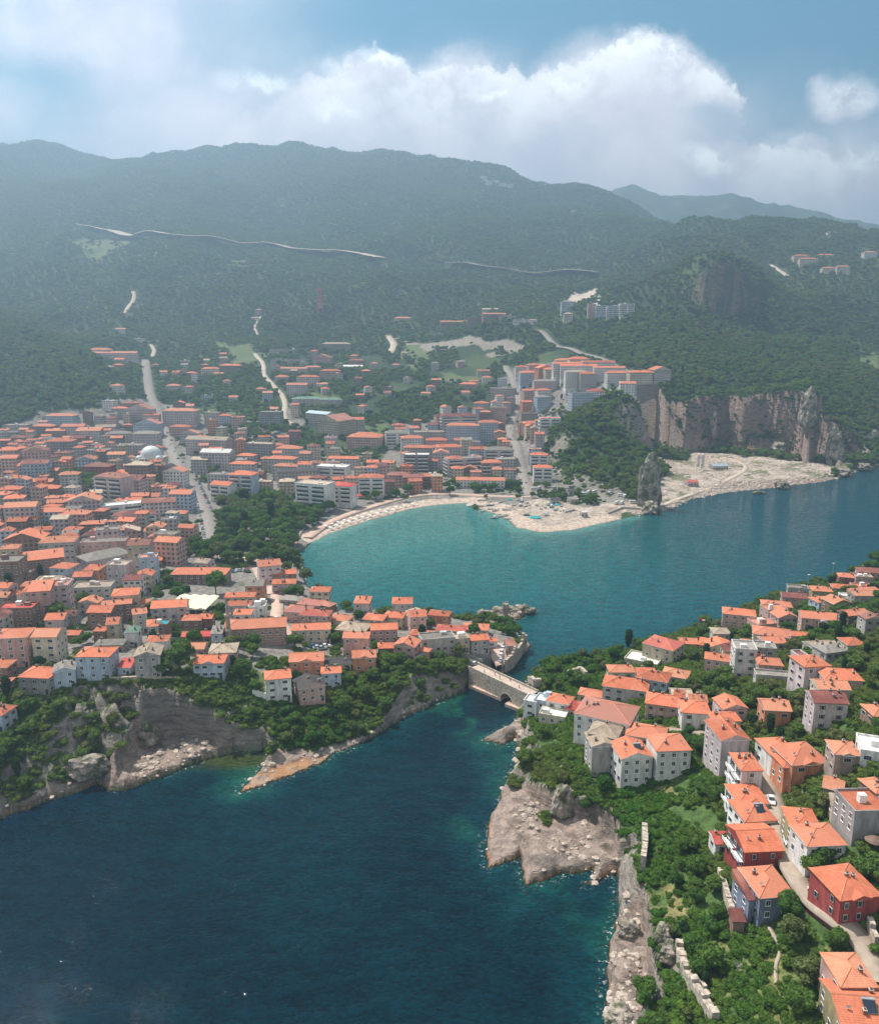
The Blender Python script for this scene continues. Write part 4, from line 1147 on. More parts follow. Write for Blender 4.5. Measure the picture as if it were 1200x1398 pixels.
def crown_mesh(name, seed, nl, nq, qs, mat, shape='broad', core=True):
    """unit tree: 1 high, crown made of leaf clumps gathered in uneven limbs"""
    rg = np.random.default_rng(seed); V, F = [], []; nv = 0
    if shape == 'broad':
        L = []
        for i in range(nl):
            a = rg.uniform(0, 6.283); el = rg.uniform(-.25, 1.0); rr = rg.uniform(.14, .30)
            ro = math.sqrt(max(0, 1-el*el*.8))*.30*rg.uniform(.5, 1.1)
            L.append((ro*math.cos(a), ro*math.sin(a), .56+el*.24, rr*.72))
        L.append((0, 0, .58, .27))
    elif shape == 'cypress':
        L = [(rg.normal(0, .012), rg.normal(0, .012), .12+.84*k/nl, .115*math.sin(math.pi*min(1, (.25+.75*(1-k/nl))))*1.0+.02) for k in range(nl)]
    elif shape == 'pine':
        L = [(rg.normal(0, .16), rg.normal(0, .16), rg.uniform(.60, .9), rg.uniform(.12, .2)) for k in range(nl)]
    else:                                            # shrub
        L = [(rg.normal(0, .30), rg.normal(0, .30), rg.uniform(.15, .5), rg.uniform(.2, .38)) for k in range(nl)]
    iv, ifc = ico()
    A = np.array([l[3] for l in L])**2; A /= A.sum()
    if core:
        for i, (x, y, z, r) in enumerate(L):
            jit = 1 + .28*rg.normal(size=(len(iv), 1)).clip(-1, 1)
            P = iv*jit*np.array((r, r, r*.82))*.80 + np.array((x, y, z)); V.append(P); F.append(ifc + nv); nv += len(P)
    tri_n = nv
    Lq = np.array(L)[rg.choice(len(L), nq, p=A)]
    dirs = rg.normal(size=(nq, 3)); dirs[:, 2] = dirs[:, 2]*.8+.25; dirs /= np.linalg.norm(dirs, axis=1, keepdims=True)
    cen = Lq[:, :3] + dirs*Lq[:, 3:4]*np.array((1, 1, .85))*rg.uniform(.78, 1.14, (nq, 1))
    nrm = dirs + rg.normal(0, .55, (nq, 3)); nrm /= np.linalg.norm(nrm, axis=1, keepdims=True)
    t = np.cross(nrm, rg.normal(size=(nq, 3))); t /= np.linalg.norm(t, axis=1, keepdims=True)+1e-9; bt = np.cross(nrm, t)
    s = qs*rg.uniform(.6, 1.35, (nq, 1))
    Q = np.stack((cen-t*s-bt*s*.35, cen+t*s*.1-bt*s*.75, cen+t*s+bt*s*.1+nrm*s*.25, cen-t*s*.2+bt*s*.8), 1).reshape(-1, 3)
    q = nv + np.arange(nq*4).reshape(nq, 4)
    V.append(Q); V = np.concatenate(V)
    F = [tuple(f) for fs in F for f in fs] + [tuple(r) for r in q]
    me = bpy.data.meshes.new(name); me.from_pydata(V.tolist(), [], F); me.materials.append(mat); me.update(); return me
def trunk_mesh(seed, h=.55, r=.028, mat=None):
    mb = MB(); rg = random.Random(seed)
    mb.tube([(-.12, r*1.25), (.1, r), (h*.6, r*.75), (h, r*.35)], 7)
    for k in range(4):
        a = rg.uniform(0, 6.28); z0 = h*rg.uniform(.45, .8); beam(mb, (0, 0, z0), (.2*math.cos(a), .2*math.sin(a), z0+.2), r*.5)
    o = mb.build('trunk', [mat or bark]); me = o.data; bpy.data.objects.remove(o); return me
olivem = leaf_mat('olive_leaves', [(.095, .135, .045), (.13, .165, .060), (.15, .16, .06)], .34)
NEAR = [crown_mesh('crown', 10+i, 8+2*(i % 4), 1700, (.030, .044)[i % 2], olivem if i == 5 else leafm) for i in range(6)]
NEARS = [crown_mesh('crown', 40+i, 7, 800, .075, shrubm, 'shrub') for i in range(4)]
CYP = [crown_mesh('crown', 60, 14, 900, .03, darkm, 'cypress')]
PINE = [crown_mesh('crown', 70+i, 9, 1100, .034, darkm, 'pine') for i in range(2)]
farm = leaf_mat('brightened_wood_leaves', [(.060, .140, .040), (.120, .200, .046), (.150, .205, .065)], .45)  # far-wood leaves brightened in colour to make up for backlit, self-shadowed crowns
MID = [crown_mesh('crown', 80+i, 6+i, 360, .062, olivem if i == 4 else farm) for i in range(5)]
TRK = [trunk_mesh(i) for i in range(3)]; TRKP = trunk_mesh(9, .75, .02)

protos = bpy.data.collections.new('foliage_kinds')
def proto(me, k):
    o = bpy.data.objects.new('clump_%02d' % k, me); protos.objects.link(o)
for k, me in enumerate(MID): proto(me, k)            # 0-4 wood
for k, me in enumerate(NEAR): proto(me, 5+k)         # 5-10 close wood
for k, me in enumerate(NEARS): proto(me, 11+k)       # 11-14 shrubs
for k, me in enumerate(CYP+PINE): proto(me, 20+k)    # 20-22 conifers (listed after the stones 15-18 and a spare)
def scatter(name, P, sc, sz, rz, ti, base_mat):
    me = bpy.data.meshes.new(name); me.vertices.add(len(P)); me.vertices.foreach_set('co', P.astype(np.float32).ravel())
    o = bpy.data.objects.new(name, me); COL.objects.link(o); tag(o, kind='stuff')
    set_attr(me, 'sc', 'FLOAT_VECTOR', np.c_[sc, sc, sz].astype(np.float32)); set_attr(me, 'rz', 'FLOAT_VECTOR', np.c_[0*rz, 0*rz, rz].astype(np.float32)); set_attr(me, 'ti', 'INT', ti.astype(np.int32))
    g = bpy.data.node_groups.new(name, 'GeometryNodeTree')
    g.interface.new_socket('Geometry', in_out='INPUT', socket_type='NodeSocketGeometry'); g.interface.new_socket('Geometry', in_out='OUTPUT', socket_type='NodeSocketGeometry')
    n = NT(g); gi = n.n('NodeGroupInput'); go = n.n('NodeGroupOutput')
    ip = n.n('GeometryNodeInstanceOnPoints'); ci = n.n('GeometryNodeCollectionInfo'); ci.inputs[0].default_value = protos; ci.inputs[1].default_value = True; ci.inputs[2].default_value = True
    def na(nm, dt):
        x = n.n('GeometryNodeInputNamedAttribute', data_type=dt); x.inputs[0].default_value = nm; return x.outputs[0]
    er = n.n('FunctionNodeEulerToRotation'); n.put(er.inputs[0], na('rz', 'FLOAT_VECTOR'))
    n.put(ip.inputs['Points'], gi.outputs[0]); n.put(ip.inputs['Instance'], ci.outputs[0]); ip.inputs['Pick Instance'].default_value = True
    n.put(ip.inputs['Instance Index'], na('ti', 'INT')); n.put(ip.inputs['Rotation'], er.outputs[0]); n.put(ip.inputs['Scale'], na('sc', 'FLOAT_VECTOR'))
    n.put(go.inputs[0], ip.outputs[0])
    md = o.modifiers.new('scatter', 'NODES'); md.node_group = g; return o

# where foliage may stand
def grid_lookup(A, x, y):                            # nearest value on the land sheet
    t = x/np.maximum(y, 1); i = np.clip(np.searchsorted(tt, t), 1, nT-1); i = np.where(np.abs(tt[i-1]-t) < np.abs(tt[i]-t), i-1, i)
    j = np.clip(np.round((np.log(y)-math.log(70))/(math.log(5600)-math.log(70))*(nD-1)).astype(int), 0, nD-1)
    return A[j, i]
def clear_of_houses(x, y, m):
    ok = np.ones(x.shape, bool)
    for px, py, hw, hd, c, s, z0, h in FOOT:
        dx, dy = x-px, y-py; mm = m if np.isscalar(m) else m
        ok &= ~((np.abs(c*dx+s*dy) < hw+mm) & (np.abs(-s*dx+c*dy) < hd+mm))
    return ok
ROADS = []                                           # world polylines with half widths, filled in with the roads
def clear_of_roads(x, y, m):
    ok = np.ones(x.shape, bool)
    for pl, hw in ROADS:
        for a, b in zip(pl[:-1], pl[1:]):
            dx, dy = b[0]-a[0], b[1]-a[1]; t = np.clip(((x-a[0])*dx+(y-a[1])*dy)/(dx*dx+dy*dy+1e-9), 0, 1)
            ok &= np.hypot(x-a[0]-t*dx, y-a[1]-t*dy) > hw+m
    return ok
def jitter_points(d0, d1, sp, seed):
    rg = np.random.default_rng(seed); P = []; D = d0
    while D < d1:
        s = sp(D); xs = np.arange(-.60*D-8, .66*D+8, s); P.append(np.c_[xs+rg.uniform(-.48, .48, len(xs))*s, D+rg.uniform(-.48, .48, len(xs))*s]); D += s*.9
    return np.concatenate(P)
def z_of(x, y): return grid_z(x, y)
def grid_z(x, y):                                    # bilinear height on the sheet
    t = x/np.maximum(y, 1); i = np.clip(np.searchsorted(tt, t)-1, 0, nT-2); fi = np.clip((t-tt[i])/(tt[i+1]-tt[i]), 0, 1)
    f = (np.log(y)-math.log(70))/(math.log(5600)-math.log(70))*(nD-1); j = np.clip(f.astype(int), 0, nD-2); fj = np.clip(f-j, 0, 1)
    return (GZ[j, i]*(1-fi)+GZ[j, i+1]*fi)*(1-fj) + (GZ[j+1, i]*(1-fi)+GZ[j+1, i+1]*fi)*fj
PARKS = [gpoly(p) for p in [[(298,676),(350,668),(395,690),(434,672),(448,690),(428,722),(404,738),(330,726),(300,716)],[(264,742),(310,734),(400,742),(396,766),(330,776),(270,768)],[(76,645),(128,655),(130,672),(80,668)],[(405,590),(446,585),(448,615),(415,620)],[(300,580),(350,575),(420,585),(360,600),(320,600)],[(280,640),(300,660),(290,640)]]]
def run_scatter():
    rg = np.random.default_rng(3)
    out = {}
    # 1 the woods
    P = jitter_points(105, 3700, lambda D: min(max(3.7, 3.7+(D-330)/230), 9.5), 5); x, y = P[:, 0], P[:, 1]
    z = grid_z(x, y); urb = grid_lookup(URB, x, y); bare = grid_lookup(BARE, x, y); fld = grid_lookup(FIELD | GRS, x, y); rk = grid_lookup(ROCK, x, y); gc = grid_lookup(GC, x, y)
    nn = fbm(x, y, 55, 3, 91); n2 = fbm(x, y, 16, 3, 92)
    ok = (z > 1.5) & (gc > 1.5) & ~urb & ~bare & (rk < .45) & ~(grid_lookup(beach, x, y))
    valley = (y > 900) & (y < 1450) & (x < 200) & (x > -370) & (z < 140)
    ok &= ~(valley & (nn > .20)) & ~(fld & (rg.random(len(x)) < .93))
    ok &= ~((y < 480) & (nn + n2*.8 > .22))
    ok &= rg.random(len(x)) < np.where(y < 480, .66, .95)
    hgt = np.clip(6.2 + 2.6*rg.normal(size=len(x))*.6 + nn*2.5, 3.2, 11) + np.clip((y-600)/500, 0, 3.2)
    hgt = np.where(y < 480, np.clip(hgt*.72+rg.normal(size=len(x))*.8, 2.4, 7.5), hgt)
    ok2 = ok.copy(); ix = np.where(ok)[0]; c = clear_of_houses(x[ix], y[ix], hgt[ix]*.26+.7) & (clear_of_houses(x[ix], y[ix]+4.5, 1.0) | (hgt[ix] < 3.2) | (y[ix] > 620)) & clear_of_roads(x[ix], y[ix], 1.3+hgt[ix]*.18)
    ix = ix[c]
    # trees standing among the houses
    Q = jitter_points(230, 1200, lambda D: 7.5, 8); qx, qy = Q[:, 0], Q[:, 1]
    uq = grid_lookup(URB, qx, qy) & ~grid_lookup(beach, qx, qy) & ~grid_lookup(BARE, qx, qy); pk = np.zeros(len(qx), bool)
    for p in PARKS: pk |= in_poly(p, qx, qy)
    pr = np.where(pk, 1.0, np.where(qx > 40, .30, np.where(qy < 420, .22, .13)))
    kq = uq & (rg.random(len(qx)) < pr); kq = np.where(kq)[0]; hq = np.clip(6.0+1.8*rg.normal(size=len(qx)), 3.5, 10)+np.where(pk, 3.0, 0)
    hq = hq[kq]; kq_ok = clear_of_houses(qx[kq], qy[kq], hq*.22+.3) & clear_of_roads(qx[kq], qy[kq], 1.0); kq = kq[kq_ok]; hq = hq[kq_ok]
    X = np.r_[x[ix], qx[kq]]; Y = np.r_[y[ix], qy[kq]]; Hh = np.r_[hgt[ix], hq]; Z = grid_z(X, Y)
    return X, Y, Z, Hh, rg
# ------------------------------------------------------------------ roads, squares and paths
def plain_ground(name, col, var=.15): return plain(name, col, .95, .1, 0, var, .35)
asph = plain_ground('asphalt', (.17, .155, .145)); paleroad = plain_ground('pale_road', (.27, .24, .215)); dirt = plain_ground('bare_earth_road', (.50, .42, .34)); paving = plain_ground('pink_paving', (.50, .36, .29)); lanem = plain_ground('lane_concrete', (.34, .275, .22))
def chaikin(P, k=2):
    for _ in range(k):
        Q = [P[0]]
        for a, b in zip(P[:-1], P[1:]): Q += [a*.75+b*.25, a*.25+b*.75]
        P = Q + [P[-1]]
    return P
def road(name, px, width, mat, lift=.22, step=3.0, clear=True, zs=None):
    P = chaikin([ground(u, v) if zs is None else np.r_[on_z(u, v, zs), zs] for u, v in px])
    pts = [P[0][:2]]
    for a, b in zip(P[:-1], P[1:]):
        L = np.linalg.norm(b[:2]-a[:2]); k = max(1, int(L/step))
        for i in range(1, k+1): pts.append(a[:2]+(b[:2]-a[:2])*i/k)
    pts = np.array(pts); tg = np.gradient(pts, axis=0); tg /= np.linalg.norm(tg, axis=1, keepdims=True)+1e-9; nn = np.c_[-tg[:, 1], tg[:, 0]]*width/2
    L, Rr = pts+nn, pts-nn
    z = np.maximum.reduce([grid_z(q[:, 0], q[:, 1]) for q in (L, pts, Rr, pts+nn*.5, pts-nn*.5)])+lift
    if zs is not None: z = np.maximum(z*0+zs, z)
    z = np.convolve(np.pad(z, 2, 'edge'), np.ones(5)/5, 'valid'); z = np.maximum(z, grid_z(pts[:, 0], pts[:, 1])+lift*.8)
    n = len(pts); V = np.concatenate([np.c_[L, z], np.c_[Rr, z], np.c_[L+nn*.06, z-1.2], np.c_[Rr-nn*.06, z-1.2]])
    i = np.arange(n-1); F = np.concatenate([np.c_[i+n, i+1+n, i+1, i], np.c_[i, i+1, i+1+2*n, i+2*n], np.c_[i+3*n, i+1+3*n, i+1+n, i+n]])
    o = mesh_obj(name, V, F, [mat]); tag(o, kind='structure')
    if clear: ROADS.append((pts, width/2))
    return pts, z
road('street', [(198,492),(202,520),(206,545),(222,572),(233,605),(246,640),(262,668),(278,695),(286,722),(284,752)], 12.5, paleroad)
road('street', [(205,548),(216,562)], 8, paleroad)
road('street', [(690,500),(704,528),(711,548),(703,566),(697,580),(698,597),(706,617),(713,640),(718,660),(724,676)], 11, paleroad)
road('street', [(420,735),(450,712),(500,694),(560,676),(620,674),(680,678),(724,678)], 7, paving)
road('street', [(284,752),(300,760),(345,764),(362,772),(374,800),(380,826),(376,846),(395,868)], 6, paving)
road('street', [(360,775),(368,790),(372,812)], 14, paving, lift=.2)
road('road', [(348,482),(361,496),(359,512),(374,527),(391,546),(386,572),(402,580)], 7, dirt)
road('road', [(205,490),(212,480),(206,470)], 7, dirt)
road('road', [(728,452),(740,452),(750,464),(764,474),(790,484),(818,488),(838,498),(850,510)], 10, paleroad, lift=.5)
road('road', [(110,314),(160,318),(220,324),(280,329),(350,335),(400,343),(450,349),(520,355)], 42, dirt, lift=3.0, step=12)
road('road', [(612,365),(660,369),(720,373),(815,377)], 24, paleroad, lift=2.0, step=12)
road('road', [(182,398),(184,408),(174,420),(170,432)], 8, dirt, lift=.8)
road('road', [(356,432),(346,445),(352,458)], 5, dirt, lift=.6); road('road', [(1052,362),(1062,368),(1075,378)], 9, dirt, lift=1)
road('road', [(530,458),(540,470),(532,482)], 12, dirt, lift=.5)
lane_pts, lane_z = road('lane', [(1036,1050),(1046,1070),(1056,1100),(1064,1132),(1069,1160),(1078,1190),(1098,1222),(1124,1250),(1152,1268),(1178,1288),(1194,1316),(1200,1345)], 4.6, lanem, step=1.5)
road('lane', [(1152,1120),(1180,1122),(1215,1124)], 3.6, lanem, step=1.5)
road('path', [(1050,1268),(1063,1290),(1065,1305),(1058,1320),(1060,1345)], .7, lanem, step=1)
road('path', [(900,996),(945,998),(968,1003)], 2.5, lanem, step=1.5)
road('street', [(683,880),(679,893),(681,905),(688,914)], 7, paving, lift=.3, step=1.5)
road('track', [(905,690),(930,680),(965,668),(1000,652),(1022,640),(1010,628),(985,624)], 5, plain_ground('quarry_dust', (.46, .38, .31)), lift=.06)

# ------------------------------------------------------------------ bridge with its arch
def bridge():
    A, B = on_z(640, 911, 8.2), on_z(720, 949, 8.2); ax = B-A; L = float(np.linalg.norm(ax)); ang = math.atan2(ax[1], ax[0])
    g = empty('stone_bridge', (A[0], A[1], 0), ang); tag(g, 'old stone bridge with one round arch between the two islands', 'bridge')
    zt, th, ca, ra = 7.6, 6.0, L*.66, 3.5
    mb = MB(); N_ = 16
    arc = [(ca-ra*math.cos(math.pi*k/N_), max(.6+ra*1.05*math.sin(math.pi*k/N_), -1)) for k in range(N_+1)]
    for y0, fl in ((0, 1), (th, -1)):                # spandrel walls
        cols = [(0, -1)] + [(ca-ra, -1)]
        f = [(0, y0, -1.5), (ca-ra, y0, -1.5), (ca-ra, y0, zt), (0, y0, zt)]; mb.face(f[::fl])
        f = [(ca+ra, y0, -1.5), (L, y0, -1.5), (L, y0, zt), (ca+ra, y0, zt)]; mb.face(f[::fl])
        for (x0, z0), (x1, z1) in zip(arc[:-1], arc[1:]):
            f = [(x0, y0, z0), (x1, y0, z1), (x1, y0, zt), (x0, y0, zt)]; mb.face(f[::fl])
    for (x0, z0), (x1, z1) in zip(arc[:-1], arc[1:]): mb.face([(x0, 0, z0), (x0, th, z0), (x1, th, z1), (x1, 0, z1)])
    for x, s in ((ca-ra, 1), (ca+ra, -1)): mb.face([(x, 0, -1.5), (x, th, -1.5), (x, th, .6), (x, 0, .6)][::s])
    mb.build('masonry', [stone_m], g)
    q = MB(); q.box(0, L, .45, th-.45, zt, zt+.12); q.build('deck', [plain_ground('bridge_paving', (.46, .36, .30))], g)
    for y in (0, th-.45):
        q = MB(); q.box(-.5, L+.5, y+.002, y+.448, zt-.02, zt+1.0, 0, True)
        q.build('parapet', [stone_m], g)
    q = MB()                                          # ring of arch stones
    for (x0, z0), (x1, z1) in zip(arc[:-1], arc[1:]):
        def out(x, z): return (ca+(x-ca)*1.16, .6+(z-.6)*1.16)
        a, b = out(x0, z0), out(x1, z1); q.face([(x0, -.06, z0), (x1, -.06, z1), (b[0], -.06, b[1]), (a[0], -.06, a[1])]); q.face([(a[0], -.06, a[1]), (b[0], -.06, b[1]), (b[0], .0, b[1]), (a[0], .0, a[1])])
    q.build('arch_ring', [plain('arch_stone', (.50, .43, .36))], g)
    return A, B, ang, L
bA, bB, bang, bL = bridge()
def slab(name, px, z, thick, mat, label, cat, rz=None):   # a flat slab with a corner list given on its top
    P = [on_z(u, v, z) for u, v in px]; c = np.mean(P, 0)
    mb = MB(); pts = [(p[0]-c[0], p[1]-c[1]) for p in P]
    area = sum(a[0]*b[1]-b[0]*a[1] for a, b in zip(pts, pts[1:]+pts[:1]))
    if area < 0: pts = pts[::-1]
    mb.face([(x, y, 0) for x, y in pts])
    for a, b in zip(pts, pts[1:]+pts[:1]): mb.face([(*a, -thick), (*b, -thick), (*b, 0), (*a, 0)])
    o = mb.build(name, [mat]); o.location = (c[0], c[1], z); tag(o, label, cat); return o
pinkconc = plain('pink_concrete', (.50, .36, .30), .95, .1, 0, .25, .6)
slab('landing_stage', [(640,936),(652,930),(689,945),(684,954)], 1.2, 2.5, pinkconc, 'pink concrete landing stage at the foot of the stone bridge', 'landing stage')
slab('landing_stage', [(689,961),(698,955),(733,966),(727,975)], 1.3, 2.5, pinkconc, 'small concrete ledge under the white houses by the bridge', 'landing stage')
slab('jetty', [(446,828),(458,823),(461,827),(449,832)], 1.2, 2.5, conc, 'short concrete jetty behind the dusty-red roofs of the headland', 'jetty')
slab('jetty', [(636,688),(646,686),(648,689),(638,691)], .7, 1.5, conc, 'tiny wooden jetty on the bay beach left of the boats', 'jetty')

# walls as swept slabs along a line of points
def wall_line(name, px, h, t, mat, label, cat, crenel=False, base=None, up=0.0, zs=None):
    W = [ground(u, v, up) if zs is None else np.r_[on_z(u, v, zs), zs] for u, v in px]
    P = []
    for a, b in zip(W[:-1], W[1:]):
        k = max(1, int(np.linalg.norm(b[:2]-a[:2])/1.2)); P += [a+(b-a)*i/k for i in range(k)]
    P.append(W[-1]); o0 = P[0]; mb = MB(); rg = random.Random(len(px)*7+int(px[0][0]))
    for i, (a, b) in enumerate(zip(P[:-1], P[1:])):
        d = (b-a)[:2]; d = d/(np.linalg.norm(d)+1e-9); n2 = np.array((-d[1], d[0]))*t/2
        hh = h*(rg.uniform(.93, 1.03)); hh = hh+(.8 if crenel and i % 3 == 0 else 0)
        za = zb = max(grid_z(np.array([a[0]]), np.array([a[1]]))[0] if zs is None else zs-h, 0)
        q = [(a[:2]+n2), (b[:2]+n2), (b[:2]-n2), (a[:2]-n2)]
        q = [(p[0]-o0[0], p[1]-o0[1]) for p in q[::-1]]
        lo, hi = za-1.5-o0[2], za+hh-o0[2]
        mb.face([(*p, hi) for p in q])
        for e in range(4): mb.face([(*q[e], lo), (*q[(e+1) % 4], lo), (*q[(e+1) % 4], hi), (*q[e], hi)])
    o = mb.build(name, [mat]); o.location = o0; tag(o, label, cat); return o
wall_line('castle_wall', [(926,1300),(934,1330),(948,1356),(962,1378),(976,1402)], 2.6, 1.6, stone_m, 'crumbling crenellated castle wall along the rocks at the bottom of the frame', 'stone wall', True)
wall_line('castle_wall', [(946,1332),(957,1352),(968,1364)], 1.4, .8, stone_m, 'short toothed inner wall beside the crenellated castle wall', 'stone wall', True)
wall_line('castle_wall', [(982,1196),(987,1212),(994,1238),(1001,1258)], 2.4, 1.2, stone_m, 'broken pale stone wall down the green slope left of the blue house', 'stone wall')
wall_line('castle_wall', [(879,1142),(880,1168),(877,1190)], 4.5, 1.4, stone_m, 'tall ruined wall among bushes above the flat rock shelf', 'stone wall')
wall_line('castle_wall', [(722,938),(730,943),(741,941)], 5.0, 1.5, stone_m, 'fortress wall at the island end of the bridge', 'stone wall')
wall_line('castle_wall', [(775,925),(792,919),(800,926)], 3.0, 1.3, stone_m, 'low fortress wall between bushes behind the white bridge houses', 'stone wall')
wall_line('quay_wall', [(690,918),(701,904),(712,889),(718,882)], 6.2, 1.2, stone_m, 'high stone quay wall dropping to the sea behind the bridge road', 'quay wall')
wall_line('quay_wall', [(399,768),(403,745),(409,728),(418,716)], 3.0, 1.0, conc, 'grey promenade wall between the park trees and the bay', 'quay wall', zs=3.4)
wall_line('retaining_wall', [(566,905),(580,898),(594,891)], 2.2, .7, conc, 'pale terrace wall under the grey flat-roofed house on the headland', 'retaining wall')
wall_line('retaining_wall', [(150,931),(180,929),(225,930),(262,931)], 1.6, .8, stone_m, 'garden wall along the top of the shaded cliff', 'retaining wall')
wall_line('retaining_wall', [(345,948),(368,956),(390,950)], 2.0, .8, whitep, 'curved white terrace wall below the white tower house', 'retaining wall')
wall_line('retaining_wall', [(830,702),(850,694),(875,696)], 1.6, 1.0, conc, 'low sea wall behind the shingle spit', 'retaining wall')
wall_line('retaining_wall', [(1186,1264),(1190,1280),(1196,1296)], 2.2, 1.0, stone_m, 'rubble wall on the right side of the lane', 'retaining wall')

# ------------------------------------------------------------------ rocks that stand by themselves
rockm, n_, b_, o_ = newmat('limestone'); pos_ = geo_pos(n_)
mp_ = n_.n('ShaderNodeMapping'); mp_.inputs['Scale'].default_value = (.3, .3, .12); n_.put(mp_.inputs[0], pos_)
f_ = n_.noise(mp_.outputs[0], 1.0, 8, .68); g_ = n_.noise(pos_, .22, 4, .6)
n_.put(b_.inputs['Base Color'], n_.mix(n_.ramp(g_, .45, .62), n_.mix(n_.ramp(f_, .32, .66), (.15, .13, .11), (.46, .39, .33)), n_.mix(n_.ramp(f_, .32, .66), (.05, .065, .03), (.12, .13, .06))))
bump(n_, b_, f_, 1.2, 1.0)
def boulder(name, u, v, w, h, seed, label, cat, sharp=.35, d=None, z=None, grp=None):
    p = ground(u, v) if z is None else np.r_[on_z(u, v, z), z]
    import bmesh
    bm = bmesh.new(); bmesh.ops.create_icosphere(bm, subdivisions=4, radius=1); co = np.array([q.co[:] for q in bm.verts])
    zz = (co[:, 2]+1)/2; d = d or w
    tap = np.clip(1.15-.75*zz**1.4*sharp*2, .12, 2); col = np.sqrt(np.clip(1-np.clip(np.abs(co[:, 2]), 0, 1)**4, 0, 1)); rxy = np.hypot(co[:, 0], co[:, 1])+1e-6
    X, Y = co[:, 0]/rxy*col*tap, co[:, 1]/rxy*col*tap
    nz = fbm(X*1.7+seed*9+co[:, 2], Y*1.7+co[:, 2]*1.3, 1.0, 4, seed)*.42+fbm(X*1.2+seed*3, Y+co[:, 2]*.2, .35, 3, seed+4)*.22
    V = np.c_[X*(1+nz)*w/2, Y*(1+nz)*d/2, (zz*(1+nz*.28)-.15)*h]
    F = [[q.index for q in f.verts] for f in bm.faces]; bm.free()
    o = mesh_obj(name, V.tolist(), F, [rockm]); o.location = (p[0], p[1], p[2]); tag(o, label, cat, grp); return o
boulder('rock_stack', 884, 690, 17, 50, 2, 'tall dark rock pinnacle standing at the water behind the bay beach', 'rock', .30, 13)
boulder('rock_stack', 888, 700, 13, 11, 3, 'squat dark boulder in the water under the rock pinnacle', 'rock', .25)
boulder('rock_stack', 972, 613, 8, 40, 5, 'narrow pale needle of rock standing before the shaded cliff', 'rock', .5)
boulder('rock_stack', 1097, 624, 16, 44, 6, 'broad sunlit buttress at the middle right of the shaded cliff', 'rock', .42)
boulder('rock_stack', 1138, 632, 15, 46, 7, 'sunlit rock tower closing the shaded cliff on the right', 'rock', .42)
boulder('rock_stack', 1062, 620, 20, 17, 8, 'grey rounded outcrop on the rubble at the cliff foot', 'rock', .3)
boulder('boulder', 1067, 666, 13, 9, 9, 'dark boulder at the quarry waterline', 'rock', .3)
boulder('boulder', 1036, 674, 10, 3, 10, 'low flat rock in the water off the quarry', 'rock', .2, 5)
boulder('boulder', 1150, 648, 16, 8, 11, 'brown rock at the right end of the rubble shore', 'rock', .25)
boulder('boulder', 1176, 640, 18, 7, 12, 'flat brown rock at the far right shore', 'rock', .25)
boulder('boulder', 203, 1014, 7, 9, 13, 'pointed rock rising from the triangular shelf under the cliff', 'rock', .5)
boulder('boulder', 120, 1056, 15, 8, 14, 'grey rounded rock at the foot of the left wooded slope', 'rock', .25, 9)
boulder('rock_stack', 768, 1108, 7, 11, 15, 'ruined rock tower in the bushes behind the flat rock shelf', 'rock', .35)
boulder('boulder', 912, 1308, 4.5, 5, 16, 'pinkish block among the orange rocks beside the castle wall', 'rock', .3)
boulder('boulder', 905, 1288, 4, 6, 17, 'upright pale rock at the top of the orange rocks', 'rock', .4)
boulder('boulder', 846, 1395, 6, 4, 18, 'pale block in the water at the bottom edge', 'rock', .2)
boulder('boulder', 858, 1275, 5, 4, 19, 'tilted grey slab on the near coastal ridge', 'rock', .25)
for i, (u, v, w_) in enumerate([(702,838,5),(708,835,6),(716,833,5),(722,836,4),(728,835,3.5),(697,836,6),(680,838,7),(668,842,6),(658,840,5)]):
    boulder('boulder', u, v, w_, w_*.7, 30+i, 'weathered boulder on the rock spit below the square tower', 'rock', .25, None, 1.0, 'boulders on the tower spit')

# ------------------------------------------------------------------ towers and domes
p = ground(690, 842); g = empty('stone_tower', (p[0], p[1], p[2])); tag(g, 'lone square stone tower on the rock spit behind the headland', 'tower')
mb = MB(); mb.box(-1.45, 1.45, -1.35, 1.35, -2, 7.0); mb.build('shaft', [plain('tower_stone', (.30, .25, .21), .95, .1, 0, .35, 1.5)], g)
mb = MB(); [mb.box(x, x+.6, y, y+.5, 7.0, 7.0+q, 0) for x, y, q in ((-1.45, -1.35, .7), (.85, -1.35, .4), (-.3, .85, .6), (.85, .85, .8), (-1.45, .85, .5))]; mb.build('broken_crown', [stone_m], g)
p = ground(313, 880); g = empty('minaret', (p[0], p[1], p[2])); tag(g, 'slim stone minaret rising beside the long brick mosque', 'minaret')
ms = plain('minaret_stone', (.40, .31, .25), .9, .1, 0, .25, 1.2)
mb = MB(); mb.tube([(-2, 1.55), (6.4, 1.5), (7.2, 1.1)], 8); mb.build('base', [ms], g)
mb = MB(); mb.tube([(7.2, 1.0), (12.6, .95)], 12); mb.tube([(13.8, .8), (16.6, .75)], 12); mb.build('shaft', [ms], g)
mb = MB(); mb.tube([(11.9, .95), (12.7, 1.5), (13.7, 1.5), (13.75, 1.3)], 12); mb.build('balcony', [ms], g)
mb = MB(); mb.tube([(16.6, .9), (19.4, .06), (19.8, .03)], 12); mb.build('spire', [plain('lead_roof', (.26, .27, .29), .5)], g)
p = ground(346, 880); a = R(9); g = empty('mosque', (p[0], p[1]+6, p[2]), a); tag(g, 'long brick mosque with rounded apse under a terracotta roof', 'mosque')
sc_ = depth_at(p)/FPX; Lm, Dm_ = 82*sc_, 11.5
brickw, nb, bb, ob_ = newmat('banded_brick'); ps = geo_pos(nb); sv = nb.n('ShaderNodeSeparateXYZ'); nb.put(sv.inputs[0], ps)
